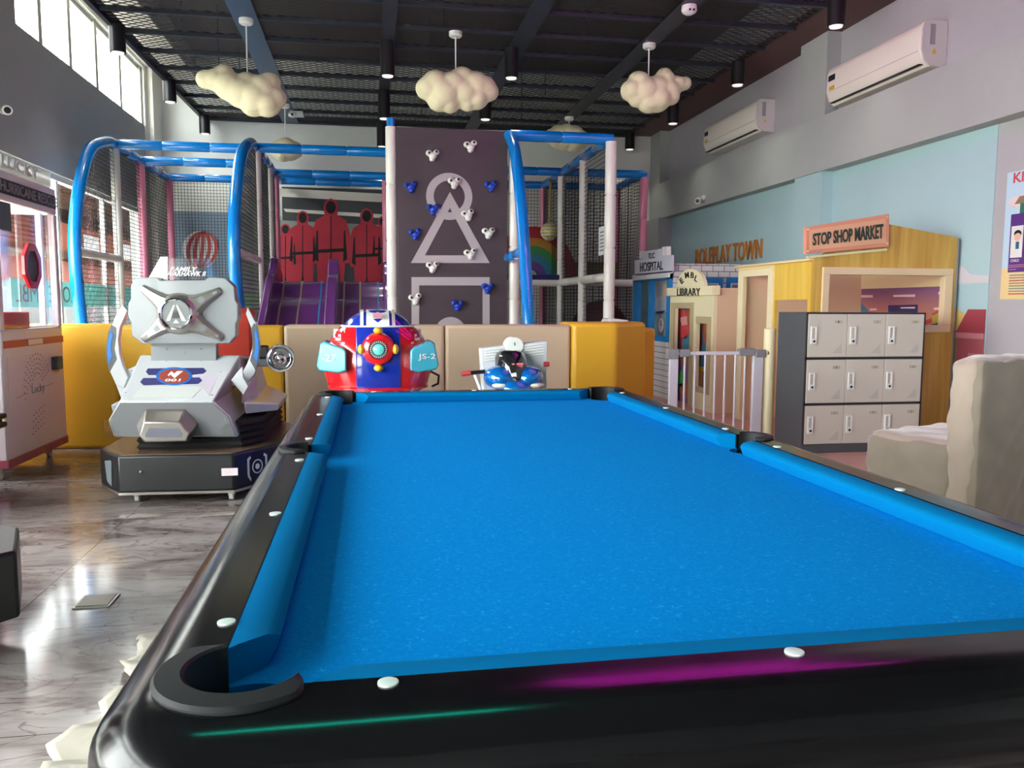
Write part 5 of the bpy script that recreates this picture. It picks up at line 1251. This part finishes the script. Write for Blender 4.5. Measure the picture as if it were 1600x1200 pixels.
MB().box(SX+.03, XR-.03, sy1-.04, sy1, .012, 1.55).build('back_wall', mat('tan_light_board', (.80, .60, .36), .5), SH)
# camera side gable with window opening
FYS = 6.62
def fx(px): return at(px, 470, FYS).x
def fzz(py): return at(1380, py, FYS).z
X0s, X1s, Xa, Xb = SX, 5.235, fx(1291), fx(1476); Za, Zb = fzz(508), fzz(430)
def P2(x, y): q = at(x, y, FYS); return q
TL, TP, TR = P2(1267, 403), P2(1387, 350), P2(1497, 371)
b = MB(); th = (0, .04, 0)
def slab(pts): b.prism([Vector((x, FYS, z)) for x, z in pts], th)
slab([(X0s, .012), (Xa, .012), (Xa, Zb), (X0s, Zb)]); slab([(Xb, .012), (X1s, .012), (X1s, Zb), (Xb, Zb)]); slab([(Xa, .012), (Xb, .012), (Xb, Za), (Xa, Za)])
slab([(X0s, Zb), (X1s, Zb), (X1s, TR.z), (TP.x, TP.z), (X0s, TL.z)])
b.build('gable_wall', 'wood', SH)
fo_ = .075
wf = MB()
wf.box(Xa-.05, Xb+.06, FYS-.02, FYS+.05, Zb, Zb+.065).box(Xa-.05, Xb+.06, FYS-.02, FYS+.05, Za-.065, Za).box(Xa-.05, Xa+.015, FYS-.02, FYS+.05, Za, Zb).box(Xb-.02, Xb+.06, FYS-.02, FYS+.05, Za, Zb)
wf.build('window_frame', mat('cream_window_frame', (.78, .60, .38), .45), SH, bevel=.004)
MB().box(X1s, X1s+.02, FYS, FYS+.06, .012, TR.z-.01).build('grey_edge', 'gategrey', SH)
# inside: upper board and printed shop interior on the hall wall
MB().box(XR-.05, XR-.03, 6.68, sy1-.04, 1.40, 1.62).build('inner_upper_board', 'cream', SH)
SP_ = MB().box(XR-.045, XR-.03, 6.68, sy1-.04, .7, 1.40).build('printed_shop_wall', mat('shop_print', (.42, .17, .14), .6), SH)
def sri(pts, m, d=.003): return MB().prism([atx(x, y, XR-.046) for x, y in pts], (-d, 0, 0)).build('printed_shape', m, SP_)
n_, l_, b_ = nodes(SP_.data.materials[0]); tc = n_.new('ShaderNodeTexCoord'); sp3 = n_.new('ShaderNodeSeparateXYZ'); mr = n_.new('ShaderNodeMapRange'); mr.inputs['From Min'].default_value = 1.1; mr.inputs['From Max'].default_value = 1.38
rr = n_.new('ShaderNodeValToRGB'); rr.color_ramp.elements[0].color = (.62, .24, .15, 1); rr.color_ramp.elements[1].color = (.24, .11, .22, 1)
l_.new(tc.outputs['Object'], sp3.inputs[0]); l_.new(sp3.outputs['Z'], mr.inputs['Value']); l_.new(mr.outputs[0], rr.inputs[0]); l_.new(rr.outputs[0], b_.inputs['Base Color'])
lampm = mat('print_white_bar', (.85, .62, .62), .6)
for a in (((1346, 461), (1364, 461), (1364, 465), (1346, 465)), ((1396, 461), (1430, 460), (1430, 464), (1397, 464)), ((1467, 456), (1474, 456), (1474, 460), (1467, 460)), ((1408, 480), (1430, 479.5), (1430, 482), (1408, 482)), ((1460, 481), (1474, 480), (1474, 484), (1460, 484)), ((1360, 482), (1370, 482), (1370, 485), (1360, 485))): sri(a, lampm, .006)
sri([(1388, 477), (1434, 476), (1434, 490), (1388, 490)], 'poster_purple' if 'poster_purple' in M else 'navymark', .003)
sri([(1346, 474), (1356, 484), (1358, 492), (1346, 492)], 'bk1', .004); sri([(1457, 490), (1474, 482), (1474, 503), (1457, 506)], mat('print_yellow', (.55, .40, .06), .6), .003); sri([(1457, 490), (1474, 482), (1474, 485), (1457, 493)], 'mred', .005); sri([(1444, 502), (1456, 497), (1456, 504), (1444, 508)], 'mred', .005); sri([(1452, 508), (1474, 502), (1474, 512), (1452, 512)], 'navymark', .004)
# sign on the gable
sgq = [at(1254.5, 397.5, FYS-.001), at(1384, 386, FYS-.001), at(1384, 335, FYS-.001), at(1254.5, 355.5, FYS-.001)]
MB().prism([q for q in sgq], (0, -.05, 0)).build('sign_board', 'salmon', SH, bevel=.004)
def qm(u, v): return sgq[0]*(1-u)*(1-v)+sgq[1]*u*(1-v)+sgq[2]*u*v+sgq[3]*(1-u)*v+Vector((0, -.051, 0))
MB().prism([qm(.04, .12), qm(.96, .12), qm(.96, .88), qm(.04, .88)], (0, -.004, 0)).build('sign_face', 'salmonlight', SH, bevel=.002)
textq('STOP SHOP MARKET', [q+Vector((0, -.005, 0)) for q in (qm(.075, .28), qm(.92, .27), qm(.92, .73), qm(.075, .72))], 'dgreen', SH, 'sign_lettering', .005, .03)
b = MB()
for u, v in ((.025, .1), (.975, .1), (.025, .9), (.975, .9)): b.ell(qm(u, v), .009, .006, .009, 10, 6)
b.build('sign_screws', 'creamlight', SH)
MB().prism([at(1262, 400, FYS-.02), at(1386, 388, FYS-.02), at(1386, 391.5, FYS-.02), at(1262, 403.5, FYS-.02)], (0, .03, 0)).build('sign_ledge', 'creamlight', SH)

# ================================================================ ARMCHAIR
AO = Vector((3.02, 3.62, 0)); ud = Vector((.951, .309, 0)); fd = Vector((-.309, .951, 0))
AC_ = thing('covered_armchair', AO+ud*.32+fd*.3, 'armchair under a creased taupe velvet cover beside the pool table', 'armchair')
def al(u, f, z): return AO+ud*u+fd*f+Vector((0, 0, z))
def softbox(u0, u1, f0, f1, z0, z1, name, m, amp=.012, fold=0, nu=22, nf=22, nz=22, r=.05, seed=0):
    bm = bmesh.new(); bmesh.ops.create_cube(bm, size=1); bmesh.ops.subdivide_edges(bm, edges=bm.edges[:], cuts=18, use_grid_fill=True)
    rnd = random.Random(seed); ph = [rnd.uniform(0, 6) for _ in range(6)]
    hu, hf, hz_ = (u1-u0)/2, (f1-f0)/2, (z1-z0)/2
    for v in bm.verts:
        p = Vector((v.co.x*2*hu, v.co.y*2*hf, v.co.z*2*hz_))
        q = Vector((max(-hu+r, min(hu-r, p.x)), max(-hf+r, min(hf-r, p.y)), max(-hz_+r, min(hz_-r, p.z)) if p.z > 0 else p.z))
        d = p-q
        if d.length > 1e-6: d = d.normalized()*r
        p = q+d
        nz_ = (math.sin(p.x*23+p.z*17+ph[0])*math.sin(p.z*29-p.y*13+ph[1])+.6*math.sin(p.x*41-p.z*37+ph[2])*math.sin(p.y*33+ph[3]))*amp
        lowk = max(0, .5-(p.z+hz_)/(2*hz_))*2
        nz2 = fold*lowk*math.sin((p.x+p.y)*55+ph[4])
        out = Vector((p.x/hu, p.y/hf, max(0, p.z)/hz_*1.0)); out = out.normalized() if out.length else out
        p += out*(nz_+nz2)
        v.co = al(u0+hu+p.x, f0+hf+p.y, z0+hz_+p.z)
    me = bpy.data.meshes.new(name); bm.to_mesh(me); bm.free(); me.materials.append(M[m]); me.shade_smooth()
    o = bpy.data.objects.new(name, me); C.objects.link(o); attach(o, AC_)
    sb = o.modifiers.new('s', 'SUBSURF'); sb.levels = 1; sb.render_levels = 1
    return o
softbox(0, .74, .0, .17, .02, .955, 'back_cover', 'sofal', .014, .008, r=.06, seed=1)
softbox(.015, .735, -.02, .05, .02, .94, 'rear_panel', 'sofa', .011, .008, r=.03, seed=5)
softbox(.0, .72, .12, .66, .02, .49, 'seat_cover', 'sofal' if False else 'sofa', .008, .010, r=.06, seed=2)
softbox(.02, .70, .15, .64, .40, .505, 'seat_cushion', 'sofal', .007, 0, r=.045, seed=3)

# ================================================================ UNSEEN TUBES ADDED FOR COLOURED RAIL REFLECTIONS
def led(name, x0_, x1_, y, z, col, s_, label):
    t = thing(name, ((x0_+x1_)/2, y, ZM-.045), label, 'added light')
    MB().box(x0_-.03, x1_+.03, y-.03, y+.03, z+.02, z+.05).build('housing', 'black', t)
    MB().tube([(x0_, y, z-.03), (x1_, y, z-.03)], .05, 12).build('tube', mat(name+'_glow', col, .4, emit=col, estr=s_), t)
    for xx in (x0_+.1, x1_-.1): MB().cyl((xx, y, z+.05), .006, ZM-z-.05, seg=6).build('hanger', 'black', t)
for yl_, wl_ in ((4.7, 'nearest'), (5.6, 'middle'), (6.5, 'farthest')):
    led('added_magenta_tube', 1.5, 3.9, yl_, 4.1, (1, .02, .75), 5, 'added magenta tube for rail reflections, right of the pool table, %s of three' % wl_)
led('added_teal_tube', -.9, .6, 1.7, 4.1, (.0, .9, .6), 14, 'added teal tube for rail reflections hung over the near end of the pool table, outside the picture')

# ================================================================ OUTSIDE
struct(MB().box(-60, XL-.2, -30, 80, -.35, -.1).build('outside_ground', 'extground'))
EB = thing('neighbour_building', (-12, 26, 0), 'terracotta building with louvres seen through the big left window', 'building')
EX = -11.0
MB().box(EX-4, EX, 6, 60, 1.9, 6.4).build('upper_wall', 'exterior', EB)
MB().box(EX-4, EX+.05, 6, 60, -.1, 1.9).build('lower_wall', 'extwhite', EB)
MB().box(EX-4, EX+1.6, 6, 60, 4.15, 6.9).build('roof_soffit', 'extdark', EB)
MB().box(EX, EX+.5, 6, 60, 2.75, 3.05).build('ledge', 'extdark', EB)
for i in range(6): MB().box(EX, EX+.12, 6, 32, 3.25+.15*i, 3.29+.15*i).build('louvre', 'extdark', EB)
for y_ in (34.5, 39, 44): MB().box(EX, EX+.06, y_, y_+1.8, 3.2, 3.9).build('dark_window', 'lockgrey', EB)
CR_ = thing('parked_van', (-7.8, 17, 0), 'white van parked outside the big left window', 'van')
MB().loft([[(-8.8, 13.5, z), (-6.9, 13.5, z), (-6.9, 18.5, z), (-8.8, 18.5, z)] for z in (.2, 1.0)]+[[(-8.7, 13.8, 1.55), (-7.0, 13.8, 1.55), (-7.0, 17.6, 1.55), (-8.7, 17.6, 1.55)]]).build('body', 'extwhite', CR_, bevel=.08)
for y_ in (14.3, 17.6): MB().cyl((-6.95, y_, .22), .33, .1, 'x').build('wheel', 'black', CR_)
MB().box(-6.93, -6.88, 14.1, 17.0, 1.02, 1.35).build('side_window', 'lockgrey', CR_)

# ---------------------------------------------------------------- repeats of one kind share a group
GROUPS = {'ceiling_downlight': 'black downlights under the mesh ceiling', 'cloud_pendant_lamp': 'cloud lamps over the hall', 'padded_barrier': 'padded blocks around the play area',
          'smoke_detector': 'smoke detectors on the mesh ceiling', 'air_conditioner': 'air conditioners on the right wall', 'security_camera': 'small wall cameras',
          'added_magenta_tube': 'added magenta tubes on the mesh ceiling', 'white_foam_block': 'white moulded blocks behind the padded barrier'}
for o in S.objects:
    if o.parent is None and o.name.split('.')[0] in GROUPS: o['group'] = GROUPS[o.name.split('.')[0]]
